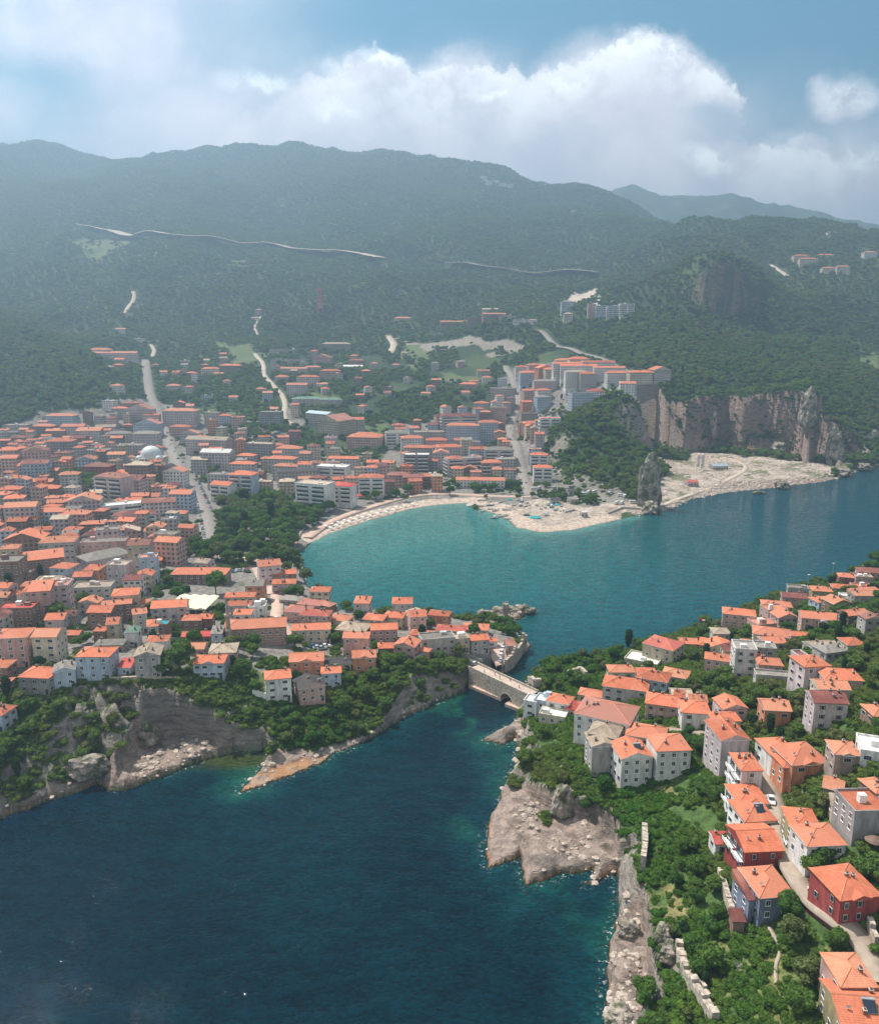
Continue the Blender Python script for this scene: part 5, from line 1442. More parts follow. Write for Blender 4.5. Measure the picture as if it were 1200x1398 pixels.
fr = nb.ramp(nb.m('ABSOLUTE', nb.m('SUBTRACT', nb.m('FRACT', nb.m('DIVIDE', sv.outputs[2], 1.1)), .5)), .15, .3); kk_ = nb.ramp(nb.noise(ps, 1.0, 5, .65), .3, .7, .7, 1.2)
nb.put(bb.inputs['Base Color'], nb.mix(1.0, nb.mix(fr, (.36, .22, .17), (.42, .34, .28)), nb.xyz(kk_, kk_, kk_), 'MULTIPLY'))
mb = MB(); mb.box(-Lm/2, Lm/2, -Dm_/2, Dm_/2, -4, 7.2); mb.build('wall', [brickw], g)
mb = MB(); r_, hips = rect_roof(mb, Lm, Dm_, 7.2, 'hip', .4); ro = mb.build('roof', [roof_mat('orange'), brickw, roof_mat('orange')], g)
cb = MB(); [beam(cb, q0, q1, .16) for q0, q1 in hips]; cb.build('ridge_cap', [capm], ro)
mb = MB(); mb.tube([(-4, 3.2), (5.6, 3.2)], 14, 0, -Lm/2, 0); mb.build('apse', [brickw], g)
mb = MB(); mb.tube([(5.6, 3.6), (6.9, .4)], 14, 0, -Lm/2, 0); mb.build('apse_roof', [roof_mat('tan')], g)
for k in range(7): put('window', WIN, g, (-Lm*.38+k*Lm*.125, -Dm_/2, 4.9))
FOOT.append((p[0], p[1]+6, Lm/2+2, Dm_/2, math.cos(a), math.sin(a), p[2], 7))
p = ground(207, 628, 6); g = empty('domed_mosque', (p[0], p[1], p[2])); tag(g, 'domed white mosque among the town blocks left of the main street', 'mosque')
mb = MB(); mb.box(-13, 13, -11, 11, -3, 9); mb.build('prayer_hall', [wall_mat('cream', True)], g)
mb = MB(); mb.tube([(9, 10.6), (11.5, 10.4)], 24); mb.build('drum', [whitep], g)
mb = MB(); mb.tube([(11.5+9.3*math.sin(t*.157), 10.2*math.cos(t*.157)) for t in range(11)], 28); mb.build('dome', [plain('dome_lead', (.62, .63, .64), .45, .4)], g, True)
mb = MB(); mb.tube([(20.8, .3), (23.5, .25), (24, .02)], 8); mb.build('finial', [metal_m], g)
for x in (-10, 10):
    mb = MB(); mb.tube([(9+3*math.sin(t*.39), 3.3*math.cos(t*.39)) for t in range(5)], 14, 0, x, -8); mb.build('side_dome', [MATS['dome_lead']], g, True)
FOOT.append((p[0], p[1], 14, 13, 1, 0, p[2], 18))
# market canopy
p = ground(263, 822, 4); sc_ = depth_at(p)/FPX; W_ = 56*sc_
g = empty('market_canopy', (p[0], p[1], p[2]), R(-4)); tag(g, 'wide cream striped canopy behind the big dark tree in the old town', 'canopy')
mb = MB(); canm, nc_, bc_, oc_ = newmat('cream_canvas'); su_ = nc_.n('ShaderNodeSeparateXYZ'); nc_.put(su_.inputs[0], uvnode(nc_))
nc_.put(bc_.inputs['Base Color'], nc_.mix(nc_.ramp(nc_.m('ABSOLUTE', nc_.m('SUBTRACT', nc_.m('FRACT', nc_.m('DIVIDE', su_.outputs[0], 4.2)), .5)), .42, .46), (.66, .60, .44), (.80, .77, .66)))
for k in range(4):
    x0 = -W_/2+W_*k/4; x1 = x0+W_/4; xm = (x0+x1)/2
    mb.face([(x0, -10, 4), (xm, -10, 4.7), (xm, 10, 4.7), (x0, 10, 4)]); mb.face([(xm, -10, 4.7), (x1, -10, 4), (x1, 10, 4), (xm, 10, 4.7)])
    mb.face([(x0, -10, 3.6), (x1, -10, 3.6), (x1, -10, 4), (xm, -10, 4.7), (x0, -10, 4)])
mb.build('awning', [canm], g)
for k in range(5):
    for y in (-9.6, 9.6):
        q = MB(); q.tube([(-1, .12), (4, .12)], 6, 0, -W_/2+.2+(W_-.4)*k/4, y); q.build('post', [metal_m], g)
FOOT.append((p[0], p[1], W_/2, 10, 1, 0, p[2], 4))
# silos, hut and lattice tower
for i, u in enumerate((952.5, 958.5)):
    p = ground(u, 641); g = empty('cement_silo', (p[0], p[1], p[2])); tag(g, ['left one of the twin grey cement silos in the quarry', 'right one of the twin grey cement silos in the quarry'][i], 'silo', 'twin cement silos')
    mb = MB(); mb.tube([(3, .4), (5.5, 1.5), (15.5, 1.5), (16.4, .5)], 14); mb.build('tank', [plain('silo_paint', (.55, .52, .50), .6)], g)
    for x, y in ((-1, -1), (1, -1), (1, 1), (-1, 1)): q = MB(); q.tube([(-1, .15), (5.5, .15)], 6, 0, x, y); q.build('leg', [metal_m], g)
p = ground(437, 424); g = empty('lattice_tower', (p[0], p[1], p[2])); tag(g, 'red steel winding tower on the wooded slope far behind the town', 'tower')
redm = plain('red_paint', (.55, .10, .08), .6); mb = MB(); T_ = lambda z: 6.5-4*z/42
for z0 in range(0, 42, 7):
    a, b = T_(z0), T_(z0+7)
    for sx, sy, tx, ty in ((-1, -1, 1, -1), (1, -1, 1, 1), (1, 1, -1, 1), (-1, 1, -1, -1)):
        beam(mb, (sx*a, sy*a, z0-2), (sx*b, sy*b, z0+7), .7); beam(mb, (sx*a, sy*a, z0), (tx*b, ty*b, z0+7), .4); beam(mb, (sx*b, sy*b, z0+7), (tx*b, ty*b, z0+7), .4)
mb.build('frame', [redm], g); mb = MB(); mb.box(-4, 4, -4, 4, 38, 46); mb.build('head_house', [redm], g)
p = ground(1192, 1160); g = empty('garden_umbrella', (p[0], p[1], p[2])); tag(g, 'round brown thatched sunshade in the garden at the right edge', 'sunshade')
mb = MB(); mb.tube([(2.3, 2.0), (2.6, 1.6), (3.2, .1)], 14); mb.build('canopy', [plain('thatch', (.17, .11, .085), .95)], g); mb = MB(); mb.tube([(-.5, .07), (2.6, .07)], 6); mb.build('pole', [bark], g)
def lampish(u, v, h, label, cat, name, flagcol=None):
    p = ground(u, v); g = empty(name, (p[0], p[1], p[2])); tag(g, label, cat)
    mb = MB(); mb.tube([(-.5, .12), (h, .08)], 6); mb.build('pole', [metal_m], g)
    if flagcol: mb = MB(); mb.box(.08, 2.0, -.03, .03, h-1.3, h, 0, True); mb.build('flag', [plain('flag_red', flagcol)], g)
    else: mb = MB(); mb.box(-.6, .6, -.25, .25, h, h+.3, 0, True); mb.build('lamp_head', [whitep], g)
lampish(952, 869, 9, 'flagpole with a small red flag beside the red-roofed seaside block', 'flagpole', 'flagpole', (.6, .04, .04))
lampish(959, 869, 8, 'street lamp right of the flagpole on the island shore', 'street lamp', 'street_lamp')
lampish(1102, 806, 9, 'street lamp by the maroon-roofed house on the island shore', 'street lamp', 'street_lamp')
lampish(1135, 797, 12, 'tall street lamp at the upper end of the island shore', 'street lamp', 'street_lamp')

# ------------------------------------------------------------------ vehicles
CARP = dict(white=(.78, .78, .78), grey=(.35, .36, .38), red=(.45, .05, .04), blue=(.06, .14, .35), black=(.03, .03, .035), silver=(.55, .56, .58))
def paint(c): return plain('car_paint_' + c, CARP[c], .25, .6, 0, .03)
tyrem = plain('tyre', (.025, .025, .025), .9)
def loft(mb, secs, mi=0):                            # cross sections along x: (x, half width, z0, z1)
    pr = None
    for x, hw, z0, z1 in secs:
        cur = [(x, -hw, z0), (x, hw, z0), (x, hw*.94, z1), (x, -hw*.94, z1)]
        if pr:
            for k in range(4): mb.face([pr[k], cur[k], cur[(k+1) % 4], pr[(k+1) % 4]][::-1], mi)
        else: mb.face(cur[::-1], mi)
        pr = cur
    mb.face(pr, mi)
_car = {}
def car_meshes(c, kind):
    if (c, kind) in _car: return _car[(c, kind)]
    b = MB(); k = MB(); wh = MB()
    if kind == 'car':
        loft(b, [(-2.1, .72, .35, .72), (-1.95, .82, .25, .88), (-1.2, .86, .22, .95), (.9, .86, .22, .92), (1.9, .82, .25, .74), (2.1, .72, .35, .6)])
        loft(k, [(-1.75, .70, .90, .95), (-1.2, .72, .90, 1.38), (.1, .72, .90, 1.44), (1.0, .70, .88, .93)], 0); b.box(-1.15, .05, -.66, .66, 1.40, 1.47, 0)
    else:                                            # van or small bus
        loft(b, [(-3.0, .95, .35, 2.2), (-2.9, 1.0, .3, 2.45), (2.2, 1.0, .3, 2.45), (2.7, .98, .3, 1.4), (3.0, .9, .35, .9)])
        loft(k, [(-2.7, 1.01, 1.35, 2.0), (2.25, 1.01, 1.35, 2.0), (2.5, .95, 1.35, 1.5)], 0)
    wh.tube([(-.1, .3), (-.1, .32), (.1, .32), (.1, .3)], 12)
    res = []
    for nm, q, ms_ in (('body', b, [paint(c)]), ('window', k, [glass]), ('wheel', wh, [tyrem])):
        o = q.build(nm, ms_); res.append(o.data); bpy.data.objects.remove(o)
    _car[(c, kind)] = res; return res
def car(u, v, rot, c, label, grp, kind='car', near=False, zlift=.25, p=None):
    p = ground(u, v) if p is None else p
    g = empty('parked_car' if kind == 'car' else 'minibus', (p[0], p[1], p[2]+zlift), R(rot)); tag(g, label, 'car' if kind == 'car' else 'van', grp)
    bm_, wm_, wh_ = car_meshes(c, kind); put('body', bm_, g, (0, 0, 0)); put('window', wm_, g, (0, 0, 0))
    if near:
        for x in (-1.3, 1.3):
            for y in (-.8, .8):
                o = put('wheel', wh_, g, (x, y, .32)); o.rotation_euler = (math.pi/2, 0, 0)
    FOOT.append((p[0], p[1], 1.5, 1.5, 1, 0, p[2], 1)); return g
def lane_at(v0):                                     # lane point nearest a picture row
    best = min(range(len(lane_pts)), key=lambda i: abs(699-FPX*math.tan(math.atan2(lane_z[i]-CAMH, lane_pts[i][1])+PITCH)-v0)); return best
for v0, side, c, lab in ((1098, -.9, 'white', 'white car parked on the narrow lane between the terracotta-roofed houses'), (1146, .9, 'white', 'white saloon parked beside the ochre house on the lane'), (1226, .6, 'white', 'white car parked on the open bend of the lane before the crimson house')):
    i = lane_at(v0); a, b = lane_pts[max(i-1, 0)], lane_pts[min(i+1, len(lane_pts)-1)]; d = b-a; ang = math.degrees(math.atan2(d[1], d[0])); nn_ = np.array((-d[1], d[0])); nn_ /= np.linalg.norm(nn_)+1e-9
    q = lane_pts[i]+nn_*side; car(0, 0, ang, c, lab, 'cars on the island lane', near=True, zlift=.05, p=np.r_[q, lane_z[i]])
car(1164, 1123, 5, 'blue', 'blue car parked beside the grey wall right of the lane', 'cars on the island lane', near=True)
car(1178, 1121, 5, 'silver', 'silver car behind the blue one beside the grey wall', 'cars on the island lane', near=True)
for k, (u, v) in enumerate([(684,903),(684,897),(685,892),(687,887),(690,883)]):
    car(u, v, 70, ['silver', 'white', 'white', 'white', 'blue'][k], 'car parked against the quay wall, %s from the bridge end' % ['first', 'second', 'third', 'fourth', 'fifth'][k], 'cars along the quay wall', near=True, zlift=.35)
car(649, 909, 15, 'white', 'white car parked at the old town end of the bridge', 'cars along the quay wall', near=True, zlift=.3)
car(378, 846, 80, 'white', 'white car on the paved street in the old town', 'cars in the old town', near=True); car(378, 852, 80, 'white', 'white car close behind another on the paved old town street', 'cars in the old town', near=True)
for k, (u, v) in enumerate([(445,884),(440,887),(434,886),(428,884)]): car(u, v, 20, ['white', 'grey', 'silver', 'blue'][k], '%s car in the yard behind the arched cream house' % ['white', 'grey', 'silver', 'blue'][k], 'cars in the yard')
for k in range(5): car(318+k*5, 781-.6*k, 88, ['blue', 'white', 'grey', 'silver', 'red'][k], '%s car in the shaded row beside the big terracotta hall' % ['blue', 'white', 'grey', 'silver', 'red'][k], 'cars by the square')
cc = ['white', 'grey', 'silver', 'white', 'black', 'red', 'white', 'blue']
rr = random.Random(5)
for k in range(22): t_ = k/21; car(271+14*min(1, t_*1.2)+(-6), 668+t_*78, 92, cc[k % 8], 'small parked car in the row along the main street by the park', 'cars along the main street')
for k in range(16): t_ = k/15; car(262+22*t_+5, 648+t_*50, 75, cc[(k+3) % 8], 'small parked car in the row along the main street by the park', 'cars along the main street')
for k in range(14): t_ = k/13; car(212+34*t_+4*(k % 2), 566+t_*66, 78, cc[(k*3) % 8], 'tiny car on the upper main street beside the domed mosque', 'cars on the upper main street')
for k in range(18): car(355+rr.uniform(0, 36), 590+rr.uniform(0, 12), rr.choice((0, 90)), cc[k % 8], 'tiny car in the open car park behind the park blocks', 'cars in the car park')
for k in range(8): t_ = k/7; car(698+18*t_*t_-2+4*(k % 2), 585+75*t_, 95, cc[k % 8], 'tiny car on the street climbing behind the bay beach', 'cars on the beach street')
for k, (u, v, c) in enumerate([(729,669,'white'),(736,668,'silver'),(745,664,'white'),(757,668,'grey'),(797,676,'white'),(803,674,'white'),(811,673,'white'),(833,675,'white'),(848,678,'white'),(853,679,'white'),(842,688,'white'),(849,688,'white'),(864,687,'white'),(786,681,'silver'),(747,661,'grey')]):
    car(u, v, [0, 60, 50, 55][k % 4], c, 'pale minibus parked on the sandy ground behind the boats' if k > 3 else 'long pale bus parked under the beach street trees', 'minibuses behind the beach', 'van')
# ------------------------------------------------------------------ boats, sunshades, sheds on the beach
def boat_mesh():
    mb = MB(); N_ = 7; pr = None
    for i in range(N_+1):
        t = i/N_; x = -2.6+5.4*t; hw = .95*math.sin(math.pi*min(1, .28+.72*t))**.7 if t < 1 else .03; z = .1+.35*t*t
        cur = [(x, -hw, .85+z*.5), (x, -hw*.55, .05+z*.6), (x, hw*.55, .05+z*.6), (x, hw, .85+z*.5), (x, hw*.84, .84+z*.5), (x, hw*.5, .32+z*.5), (x, -hw*.5, .32+z*.5), (x, -hw*.84, .84+z*.5)]
        if pr:
            for k in range(8): mb.face([pr[k], cur[k], cur[(k+1) % 8], pr[(k+1) % 8]], 0 if k in (0, 1, 2) else 1)
        else: mb.face(cur[:4], 0)
        pr = cur
    mb.box(-.6, .1, -.75, .75, .74, .82, 1, True); mb.box(1.0, 1.5, -.6, .6, .84, .92, 1, True); return mb
bm1 = boat_mesh().build('hull', [whitep, plain('boat_inside', (.50, .46, .40))]); BOAT = bm1.data; bpy.data.objects.remove(bm1)
bm2 = boat_mesh().build('hull', [plain('boat_blue', (.10, .28, .42)), MATS['boat_inside']]); BOATB = bm2.data; bpy.data.objects.remove(bm2)
cb_ = MB(); cb_.box(-1.4, -.1, -.6, .6, .8, 1.75); cb_.box(-1.5, 0, -.68, .68, 1.75, 1.85, 0, True); cb2 = cb_.build('wheelhouse', [whitep]); CAB = cb2.data; bpy.data.objects.remove(cb2)
BO = [(65,830),(95,830),(70,865),(120,840),(125,860),(130,880),(80,895),(155,890),(185,840),(220,885),(155,935),(175,915),(185,925),(215,920),(225,940),(265,858),(305,860),(330,865),(355,855),(395,858),(420,878),(445,870),(485,868),(510,885),(530,890),(555,890),(575,895),(600,890),(310,835),(340,845),(620,885),(470,855),(540,862),(325,912),(455,915)]
for k, (X_, Y_) in enumerate(BO):
    u, v = 640+X_/4.286, 490+Y_/4.286; p = ground(u, v); wtr = p[2] < .3
    g = empty('rowing_boat', (p[0], p[1], max(p[2], -.05)+.05), rr.uniform(-.6, .9) if k < 16 else rr.uniform(.6, 1.6)); s_ = rr.uniform(1.0, 1.5); g.scale = (s_, s_, s_)
    tag(g, 'small open boat afloat or grounded at the left end of the spit' if k < 15 else 'small boat pulled up on the gravel of the spit', 'boat', 'boats at the left end of the spit' if k < 15 else 'boats on the spit')
    put('hull', BOATB if k % 6 == 4 else BOAT, g, (0, 0, 0))
    if k % 3 == 1: put('wheelhouse', CAB, g, (0, 0, 0))
tq = plain('turquoise_tarp', (.02, .38, .42), .7)
for k, (u, v, s_, m_, lab) in enumerate([(729,707,7,tq,'turquoise tarpaulin over a boat near the spit waterline'),(734,708,5,tq,'second turquoise tarpaulin just right of the larger one on the spit'),(719,704,5,plain('dark_tarp', (.06, .08, .08)),'dark covered boat left of the turquoise tarpaulins'),(746,704,5,plain('grey_tarp', (.32, .31, .29)),'grey covered boat right of the turquoise tarpaulins'),(696,683,4,tq,'small turquoise cover among the boats below the beach trees'),(760,690,4,tq,'small turquoise cover in the middle of the boat yard')]):
    p = ground(u, v); mb = MB(); n_ = 8
    prof = [(-1, .15), (-.8, .7), (0, 1), (.8, .75), (1, .2)]; pr = None
    for x, h_ in prof:
        cur = [(x*s_/2, -s_*.3, -.3), (x*s_/2, -s_*.27, h_*.8), (x*s_/2, rr.uniform(-.2, .2), h_*1.8), (x*s_/2, s_*.27, h_*.8), (x*s_/2, s_*.3, -.3)]
        if pr: [mb.face([pr[i], cur[i], cur[i+1], pr[i+1]][::-1]) for i in range(4)]
        pr = cur
    o = mb.build('covered_boat', [m_]); o.location = p; o.rotation_euler = (0, 0, rr.uniform(-.4, .4)); tag(o, lab, 'covered boat')
um = MB(); um.tube([(2.0, 1.45), (2.15, 1.3), (2.75, .05)], 8); uo = um.build('canopy', [plain('sunshade_cloth', (.74, .72, .68))]); UMB = uo.data; bpy.data.objects.remove(uo)
um = MB(); um.tube([(-.4, .05), (2.2, .05)], 5); uo = um.build('pole', [metal_m]); POLE = uo.data; bpy.data.objects.remove(uo)
lm = MB(); lm.box(-.95, .35, -.35, .35, .25, .38, 0, True); lm.face([(.35, -.35, .3), (.95, -.35, .75), (.95, .35, .75), (.35, .35, .3)]); lm.face([(.35, .35, .24), (.95, .35, .69), (.95, -.35, .69), (.35, -.35, .24)]); lm.box(-.85, -.75, -.3, .3, 0, .25); lm.box(.2, .3, -.3, .3, 0, .25); lo = lm.build('sun_lounger', [whitep]); LNG = lo.data; bpy.data.objects.remove(lo)
line = [(443,722),(470,713),(500,704),(535,696),(572,689)]
for row, dv in enumerate((0, 4, 8)):
    for k in range(26):
        t_ = (k+.5)/26*(len(line)-1); i = int(t_); f_ = t_-i; u = line[i][0]*(1-f_)+line[i+1][0]*f_+row*3; v = line[i][1]*(1-f_)+line[i+1][1]*f_+dv*.9*(1-.3*t_/4)
        p = ground(u, v)
        if p[2] < .25: continue
        if (k+row) % 2 == 0:
            g = empty('beach_umbrella', p); tag(g, 'white sunshade standing in the rows on the bay beach', 'sunshade', 'sunshades on the bay beach'); put('canopy', UMB, g, (0, 0, 0)); put('pole', POLE, g, (0, 0, 0))
        else:
            o = bpy.data.objects.new('sun_lounger', LNG); COL.objects.link(o); o.location = p; o.rotation_euler = (0, 0, 1.3); o.scale = (1.4, 1.4, 1.2); tag(o, 'white sun lounger standing in the rows on the bay beach', 'sun lounger', 'sun loungers on the bay beach')
for u, v, w_, d_, rc, lab in [(768,664,14,5,'gray','long grey shed behind the boats'),(780,668,12,6,'slate','dark low shed right of the long grey shed'),(757,680,13,6,'slate','dark boathouse in the middle of the boat yard'),(782,679,12,6,'gray','grey boathouse left of the small beach tree'),(797,697,8,4,'white','pale kiosk by the spit waterline'),(981,634,20,8,'ltblue','blue-grey work shed right of the silos'),(944,656,14,7,'red','red-roofed hut at the left of the quarry')]:
    g = house(u, v, w_, d_, 5, 1, 'gable', rc, 'gray', 'NS', 'on the spit', label=lab)
for u, v, w_, lab in [(591,660,16,'red awning over the terrace behind the bay beach'),(487,676,18,'red awning beside the white seafront hotel'),(398,742,10,'red awning on the promenade by the park')]:
    p = ground(u, v, 3); s_ = depth_at(p)/FPX*w_; g = empty('awning', p); tag(g, lab, 'awning'); mb = MB()
    mb.face([(-s_/2, -2.5, 2.7), (s_/2, -2.5, 2.7), (s_/2, 2.5, 3.4), (-s_/2, 2.5, 3.4)]); mb.face([(-s_/2, -2.5, 2.4), (s_/2, -2.5, 2.4), (s_/2, -2.5, 2.7), (-s_/2, -2.5, 2.7)]); mb.build('cover', [plain('red_awning', (.50, .05, .045))], g)
    for x in (-s_/2+.1, s_/2-.1): q = MB(); q.tube([(-1, .08), (2.7, .08)], 6, 0, x, -2.4); q.build('post', [metal_m], g)
# ------------------------------------------------------------------ the rest of the town: smaller buildings in the gaps between those above
KEEPCLEAR = [[tuple(on_z(u, v, 14)) for u, v in q] for q in ([(285,845),(420,850),(410,925),(285,915)], [(225,790),(320,790),(320,850),(225,845)], [(120,905),(260,905),(260,955),(120,955)])] + [[tuple(on_D(u, v, D)[:2]) for u, v, D in ((170,600,880),(245,600,880),(245,600,975),(170,600,975))]]
def infill(zone, poly, want, sp, seed, sts, wr, need_urban=True, margin=1.5):
    rg = random.Random(seed); n = 0; P = jitter_points(240, 1420, lambda D: sp, seed); rg2 = np.random.default_rng(seed); rg2.shuffle(P)
    x, y = P[:, 0], P[:, 1]; ok = in_poly(poly, x, y) & (grid_z(x, y) > 2)
    if need_urban: ok &= grid_lookup(URB, x, y)
    ok &= ~grid_lookup(BARE, x, y) & ~grid_lookup(beach, x, y)
    for p in PARKS + KEEPCLEAR: ok &= ~in_poly(p, x, y)
    for i in np.where(ok)[0]:
        if n >= want: break
        q = P[i:i+1]; w_, d_ = rg.uniform(*wr), rg.uniform(wr[0]*.85, wr[1]*.8)
        if not (clear_of_houses(q[:, 0], q[:, 1], max(w_, d_)*.5+margin)[0] and clear_of_roads(q[:, 0], q[:, 1], max(w_, d_)*.5+.5)[0]): continue
        st = rg.choice(sts); z = float(grid_z(q[:, 0], q[:, 1])[0]); h = st*(3.5 if q[0, 1] > 480 else 2.85)+1.3
        u, v = project((q[0, 0], q[0, 1], z+h))
        sc = depth_at((q[0, 0], q[0, 1], z+h))/FPX; town = 480 < v < 770
        if not (-20 < u < 1215): continue
        house(u, v, w_/sc/(1.12 if town else 1), d_/(1.25 if town else 1), rg.uniform(-8, 16), st, rg.choice(['hip', 'hip', 'gable', 'gabley', 'gable', 'flat']), rg.choice(['orange']*6+['pale', 'pale', 'maroon', 'gray', 'tan']), rg.choice(['white', 'cream', 'pink', 'pink', 'lilac', 'beige', 'brown', 'paleblue', 'gray', 'salmon']), '', zone)
        n += 1
    print('infill', zone, n)
def project(p):
    d = p[1]*cP + (CAMH-p[2])*sP; up = p[1]*sP + (p[2]-CAMH)*cP
    return 600+FPX*p[0]/d, 699-FPX*up/d
BOX = lambda px, z: [tuple(on_z(u, v, z)) for u, v in px]
infill('in the crowded town left of the bay', gpoly([(-10,945),(-10,600),(200,560),(240,600),(275,690),(280,760),(420,790),(640,850),(640,890),(400,900),(200,915)]), 150, 10, 41, [2, 3, 3, 3, 4, 4], (8, 13))
infill('beside the main street and the park', gpoly([(240,560),(400,552),(430,600),(520,630),(560,690),(440,700),(340,665),(285,680),(255,620)]), 40, 13, 42, [3, 4, 4, 5], (10, 15))
infill('behind the bay beach', gpoly([(520,600),(640,545),(700,500),(720,540),(760,590),(740,650),(560,680)]), 45, 13, 43, [3, 4, 4, 5], (10, 15))
infill('on the wooded hills beyond the town', gpoly([(150,540),(140,470),(330,470),(480,470),(640,500),(690,500),(640,545),(500,570),(400,550)]), 45, 26, 44, [2, 2, 3], (10, 16), False, 6)
infill('below the hilltop of the castle island', gpoly([(800,950),(880,905),(1000,860),(1130,820),(1190,800),(1190,900),(1100,990),(980,1060),(880,990)]), 22, 9, 45, [1, 2, 2], (7, 11), False, 1.2)
# a few people crossing the bridge
def person_mesh():
    import bmesh
    J = [((0, 0, .95), .13), ((0, 0, 1.2), .14), ((0, 0, 1.42), .15), ((0, 0, 1.52), .06), ((0, 0.02, 1.66), .10), ((-.10, 0, .88), .10), ((-.12, .05, .48), .07), ((-.12, -.04, .06), .05), ((.10, 0, .88), .10), ((.12, -.08, .48), .07), ((.12, -.12, .06), .05),
         ((-.21, 0, 1.40), .065), ((-.25, -.05, 1.12), .05), ((-.24, .06, .88), .035), ((.21, 0, 1.40), .065), ((.25, .05, 1.12), .05), ((.24, .16, .90), .035), ((-.12, .14, .03), .04), ((.12, .05, .03), .04)]
    E_ = [(0, 1), (1, 2), (2, 3), (3, 4), (0, 5), (5, 6), (6, 7), (0, 8), (8, 9), (9, 10), (2, 11), (11, 12), (12, 13), (2, 14), (14, 15), (15, 16), (7, 17), (10, 18)]
    me = bpy.data.meshes.new('person'); me.from_pydata([j[0] for j in J], E_, []); o = bpy.data.objects.new('person', me); COL.objects.link(o)
    o.modifiers.new('s', 'SKIN'); o.modifiers.new('d', 'SUBSURF').levels = 1
    for i, j in enumerate(J): me.skin_vertices[0].data[i].radius = (j[1], j[1])
    me.skin_vertices[0].data[0].use_root = True
    dg = bpy.context.evaluated_depsgraph_get(); m2 = bpy.data.meshes.new_from_object(o.evaluated_get(dg)); bpy.data.objects.remove(o); return m2
PM = person_mesh()
SHIRT = [('white', (.70, .70, .68)), ('red', (.5, .06, .06)), ('blue', (.08, .15, .38)), ('black', (.03, .03, .03)), ('yellow', (.6, .45, .08))]
skin = plain('skin', (.45, .27, .19)); 
for k, (t_, y_) in enumerate([(.22, 2.0), (.36, 3.5), (.47, 2.6), (.60, 4.2), (.80, 2.4)]):
    me = PM.copy(); me.materials.clear(); [me.materials.append(m) for m in (skin, plain('cloth_' + SHIRT[k][0], SHIRT[k][1]), plain('trousers', (.05, .06, .10)), plain('hair', (.03, .02, .015)))]
    for f in me.polygons:
        z = f.center.z; f.material_index = 3 if z > 1.70 else 1 if .93 < z < 1.5 and abs(f.center.x) < .24 else 2 if z <= .93 and abs(f.center.x) < .21 and z > .1 else 0
        f.use_smooth = True
    o = bpy.data.objects.new('person', me); COL.objects.link(o); q = bA + (bB-bA)*t_ + np.array((-math.sin(bang), math.cos(bang)))*y_
    o.location = (q[0], q[1], 7.74); o.rotation_euler = (0, 0, bang+(1.57 if k % 2 else -1.57)); tag(o, 'person in a %s top walking across the stone bridge' % SHIRT[k][0], 'person', 'people on the bridge')
# ------------------------------------------------------------------ trees: the largest three hundred stand by themselves, the rest is wood
ORD = ['first', 'second', 'third', 'fourth', 'fifth', 'sixth', 'seventh', 'eighth', 'ninth', 'tenth', 'eleventh', 'twelfth', 'thirteenth', 'fourteenth', 'fifteenth', 'sixteenth', 'seventeenth', 'eighteenth', 'nineteenth', 'twentieth']
def ordw(k):
    if k < 20: return ORD[k]
    t, o = divmod(k+1, 10); TW = {2: 'twenty', 3: 'thirty', 4: 'forty', 5: 'fifty', 6: 'sixty', 7: 'seventy', 8: 'eighty', 9: 'ninety'}; TT = {2: 'twentieth', 3: 'thirtieth', 4: 'fortieth', 5: 'fiftieth', 6: 'sixtieth', 7: 'seventieth', 8: 'eightieth', 9: 'ninetieth'}
    return TT[t] if o == 0 else TW[t]+'-'+ORD[o-1]
TREES = []
def tree(p, h, kind='broad', label=None):
    g = empty({'broad': 'broadleaf_tree', 'cypress': 'cypress', 'pine': 'pine_tree', 'bush': 'bush', 'dead': 'dead_tree'}[kind], (p[0], p[1], p[2]), rg_.uniform(0, 6.28))
    wd = rg_.uniform(1.0, 1.28)
    cm = {'broad': NEAR, 'cypress': CYP, 'pine': PINE, 'bush': NEARS}[kind]
    o = put('crown', cm[int(rg_.integers(len(cm)))], g, (0, 0, 0)); o.scale = (h*wd, h*wd, h)
    if kind != 'bush': t = put('trunk', TRKP if kind == 'pine' else TRK[int(rg_.integers(3))], g, (0, 0, 0)); t.scale = (h, h, h)
    TREES.append([g, p, h, kind, label]); return g
X, Y, Z, Hh, rg_ = run_scatter()
def lone(u, v, h, kind='broad', label=None): return tree(ground(u, v), h, kind, label)
